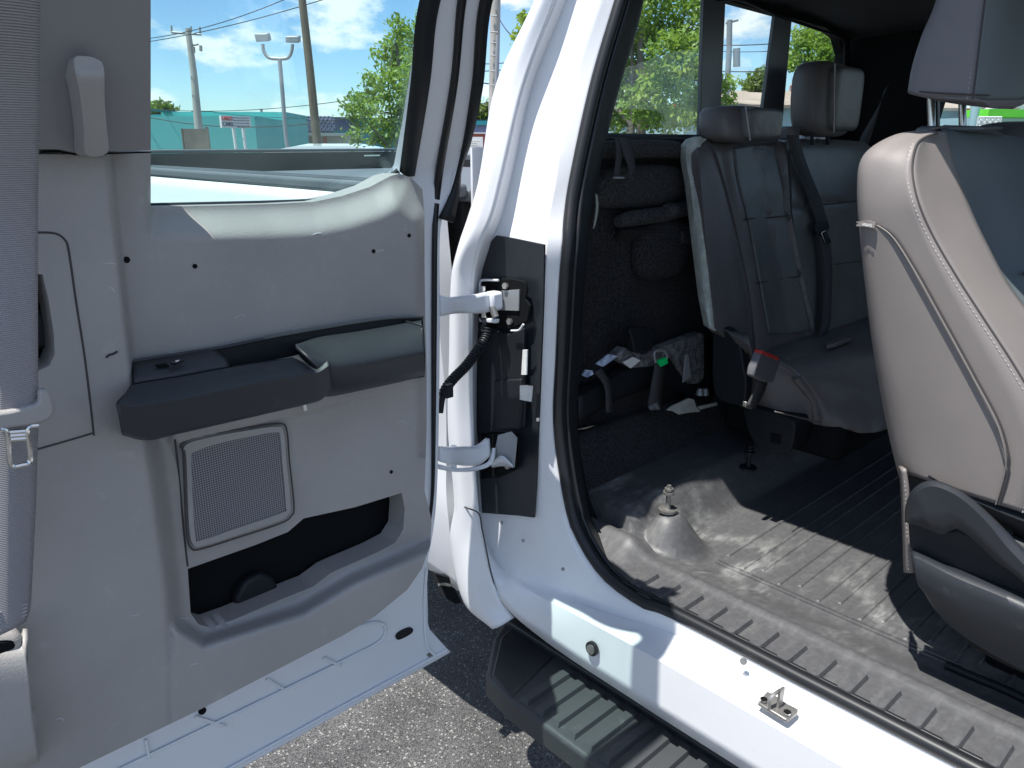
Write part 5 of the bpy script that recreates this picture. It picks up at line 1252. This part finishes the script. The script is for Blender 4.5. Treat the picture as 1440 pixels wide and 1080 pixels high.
tree('far_tree', [(742,30,9,7),(748,45,6,6),(734,52,6,5)], ((760,),(745,40),.04), 12, M['leaf'], 260, .06, 'leafy branch tips peeping out left of the cab pillar')
# right-hand buildings
D = 26; rbd = empty('pale_blue_building', DD(1200,D,0), 'pale blue building with crimson eaves and tan roof behind the cab', 'building')
qbox('wall', 960, 1375, D, D+4, 0, zat(149,D), 6, M['paleblue'], rbd)
qbox('eaves', 960, 1375, D-.4, D+3.6, zat(149,D), zat(146,D), 7, M['crimson'], rbd)
a = DD(960,D-.4,zat(146,D)); b = DD(1345,D+3.2,zat(146,D)); c = DD(1345,D+10,zat(127,D+8)); d = DD(960,D+8,zat(122,D+6))
keep(poly3('roof', [a, b, c, d], (0,0,-.1), M['roofing'], None), rbd)
cu = empty('red_cupola', DD(1112,38,zat(132,38)), 'small orange red cupola on the tan roof', 'cupola')
qbox('wall', 1106, 1117, 38, 38, zat(135,38), zat(121,38), .4, M['cream'], cu)
qbox('base', 1104, 1119, 37.9, 37.9, zat(134,38), zat(128,38), .5, M['crimson'], cu)
aa = [DD(1103,37.8,zat(121,38)), DD(1120,37.8,zat(121,38)), DD(1120,38.6,zat(121,38)), DD(1103,38.6,zat(121,38))]; tp_ = DD(1111,38.2,zat(113,38))
bm = bmesh.new(); V4 = [bm.verts.new(p) for p in aa]; vt = bm.verts.new(tp_); bm.faces.new(V4)
for i in range(4): bm.faces.new((V4[i], V4[(i+1) % 4], vt))
keep(from_bm('cap', bm, mat('orange_red_cap', (.6,.13,.06), .6), None, smooth=False), cu)
aw = empty('canopy_shop', DD(1420,24,0), 'pale building with lime green awning seen under the front headrest', 'building')
qbox('wall', 1368, 1500, 24, 25, 0, zat(165,24), 5, M['paleblue'], aw)
qbox('awning', 1383, 1520, 22.6, 23.6, zat(165,23), zat(154,23), 1.0, M['lime'], aw)
qbox('gable', 1366, 1520, 26, 27, zat(166,26), zat(136,26), .3, M['roofing'], aw)
keep(tube('gable_beam', [DD(1368,25.6,zat(164,25.6)), DD(1410,25.6,zat(138,25.6))], .1, M['cream'], None, n=3), aw)
keep(tube('gable_beam', [DD(1412,25.6,zat(138,25.6)), DD(1440,25.6,zat(158,25.6))], .1, M['cream'], None, n=3), aw)
keep(tube('column', [DD(1364,23,0), DD(1364,23,zat(140,23))], .12, M['paleblue'], None, n=3), aw)
# breeze block screen
bs = empty('breeze_block_screen', DD(1386,21,0), 'white pierced concrete block screen beneath the lime awning', 'screen wall')
bm = bmesh.new(); D = 21
for i in range(4):
    for j in range(4):
        u0 = 1370+i*8; v0 = 165+j*8.3
        cc = DD(u0+4, D, zat(v0+4, D)); r0 = .077
        for s in (-1, 1):
            tube('', [cc+RT*s*r0+Vector((0,0,-r0)), cc+RT*s*r0+Vector((0,0,r0))], .018, None, n=2, seg=4, bm=bm)
            tube('', [cc-RT*r0+Vector((0,0,s*r0)), cc+RT*r0+Vector((0,0,s*r0))], .018, None, n=2, seg=4, bm=bm)
            tube('', [cc-RT*r0+Vector((0,0,-s*r0)), cc+RT*r0+Vector((0,0,s*r0))], .016, None, n=2, seg=4, bm=bm)
        tube('', [cc+Vector((0,0,0)), cc-FW*.05], .032, None, n=2, seg=10, bm=bm)
keep(from_bm('blocks', bm, M['white'], None, smooth=False), bs)
qbox('backing', 1370, 1402, 21.3, 21.3, 0, zat(165,21), .05, M['textgrey'], bs)
qbox('plinth', 1369, 1403, 21, 21, 0, zat(199,21), .2, M['white'], bs)
# parked white car beyond the bed
D = 11; car = empty('parked_car', DD(450,D,0), 'white parked car, only its roof showing over the bed rail', 'car')
bm = bmesh.new()
prof = [(-2.2,.35),(-2.25,.75),(-1.5,.92),(-.75,1.42),(-.3,1.50),(.5,1.50),(1.05,1.40),(1.6,1.05),(2.15,.98),(2.2,.35)]
cc = DD(462,D+.8,0)
def carp(x, z, w): return cc+RT*x+FW*w+Vector((0,0,z))
L_ = [[bm.verts.new(carp(x, z, -.85+(.14 if z > 1.2 else 0))) for x, z in prof], [bm.verts.new(carp(x, z+(.03 if z > 1.2 else 0), 0)) for x, z in prof], [bm.verts.new(carp(x, z, .85-(.14 if z > 1.2 else 0))) for x, z in prof]]
for a, b in zip(L_, L_[1:]):
    for j in range(len(prof)-1): bm.faces.new((a[j], a[j+1], b[j+1], b[j]))
bm.faces.new(L_[0]); bm.faces.new(L_[2][::-1])
cb = from_bm('body', bm, M['carwhite'], None, 30); keep(cb, car)
for s in (-1, 1):
    P3 = [carp(x, z, s*.86+(-s)*(.0 if z < 1.1 else .12)) for x, z in ((-1.2,.98),(-.7,1.38),(.85,1.38),(1.35,1.02))]
    keep(poly3('side_window', P3, FW*(.03*s), M['carglass'], None), car)
    for xx in (-1.35, 1.35): keep(disc('wheel', carp(xx, .33, s*.74), FW*s, .33, .16, M['rubber'], None, 24), car)

# ================================================================== CAMERA, LIGHT, WORLD
cam = bpy.data.cameras.new('camera'); co = bpy.data.objects.new('camera', cam); COL.objects.link(co); S.camera = co
cam.sensor_fit = 'HORIZONTAL'; cam.sensor_width = 36; cam.lens = 36*F/1440; cam.clip_start = .02; cam.clip_end = 1000
co.location = CAM
fwd = Vector((hx*cp, hy*cp, -sp)); co.rotation_euler = fwd.to_track_quat('-Z', 'Y').to_euler()
sd = Vector((.068,.325,-1)).normalized()
sun = bpy.data.lights.new('sun', 'SUN'); sun.energy = 4.2; sun.angle = math.radians(.53); sun.color = (1,.975,.935)
so = bpy.data.objects.new('sun', sun); COL.objects.link(so); so.rotation_euler = sd.to_track_quat('-Z', 'Y').to_euler(); so.location = (0,0,20)
w = bpy.data.worlds.new('World'); S.world = w; w.use_nodes = True; n = w.node_tree.nodes; l = w.node_tree.links
for x in list(n): n.remove(x)
out = n.new('ShaderNodeOutputWorld'); bg = n.new('ShaderNodeBackground'); bg.inputs['Strength'].default_value = .10
sky = n.new('ShaderNodeTexSky'); sky.sky_type = 'NISHITA'; sky.sun_disc = False
to = -sd; sky.sun_elevation = math.asin(to.z); sky.sun_rotation = math.atan2(to.x, to.y)
sky.air_density = 1.0; sky.dust_density = 0; sky.ozone_density = 5.0
tc = n.new('ShaderNodeTexCoord')
mp = n.new('ShaderNodeMapping'); mp.inputs['Scale'].default_value = (1,1,2.2); mp.inputs['Location'].default_value = (.35,.1,.0)
l.new(tc.outputs['Generated'], mp.inputs[0])
no = n.new('ShaderNodeTexNoise'); no.inputs['Scale'].default_value = 5.5; no.inputs['Detail'].default_value = 9; no.inputs['Roughness'].default_value = .58; l.new(mp.outputs[0], no.inputs['Vector'])
rp_ = n.new('ShaderNodeValToRGB'); rp_.color_ramp.elements[0].position = .50; rp_.color_ramp.elements[1].position = .58
l.new(no.outputs['Fac'], rp_.inputs['Fac'])
mx = n.new('ShaderNodeMix'); mx.data_type = 'RGBA'; l.new(rp_.outputs[0], mx.inputs['Factor']); tn = n.new('ShaderNodeMix'); tn.data_type = 'RGBA'; tn.blend_type = 'MULTIPLY'; tn.inputs['Factor'].default_value = 1; l.new(sky.outputs[0], tn.inputs['A']); tn.inputs['B'].default_value = (.80,.90,1,1); l.new(tn.outputs['Result'], mx.inputs['A']); mx.inputs['B'].default_value = (6.8,7.0,7.2,1)
l.new(mx.outputs['Result'], bg.inputs[0]); l.new(bg.outputs[0], out.inputs[0])
S.view_settings.view_transform = 'Standard'; S.view_settings.look = 'None'; S.view_settings.gamma = 1; S.view_settings.exposure = .85
S.cycles.max_bounces = 8; S.cycles.transparent_max_bounces = 16
bpy.context.view_layer.update()
for o in S.objects:
    if o.type == 'MESH' and o.parent is truck or (o.parent and o.parent.parent is truck): pass
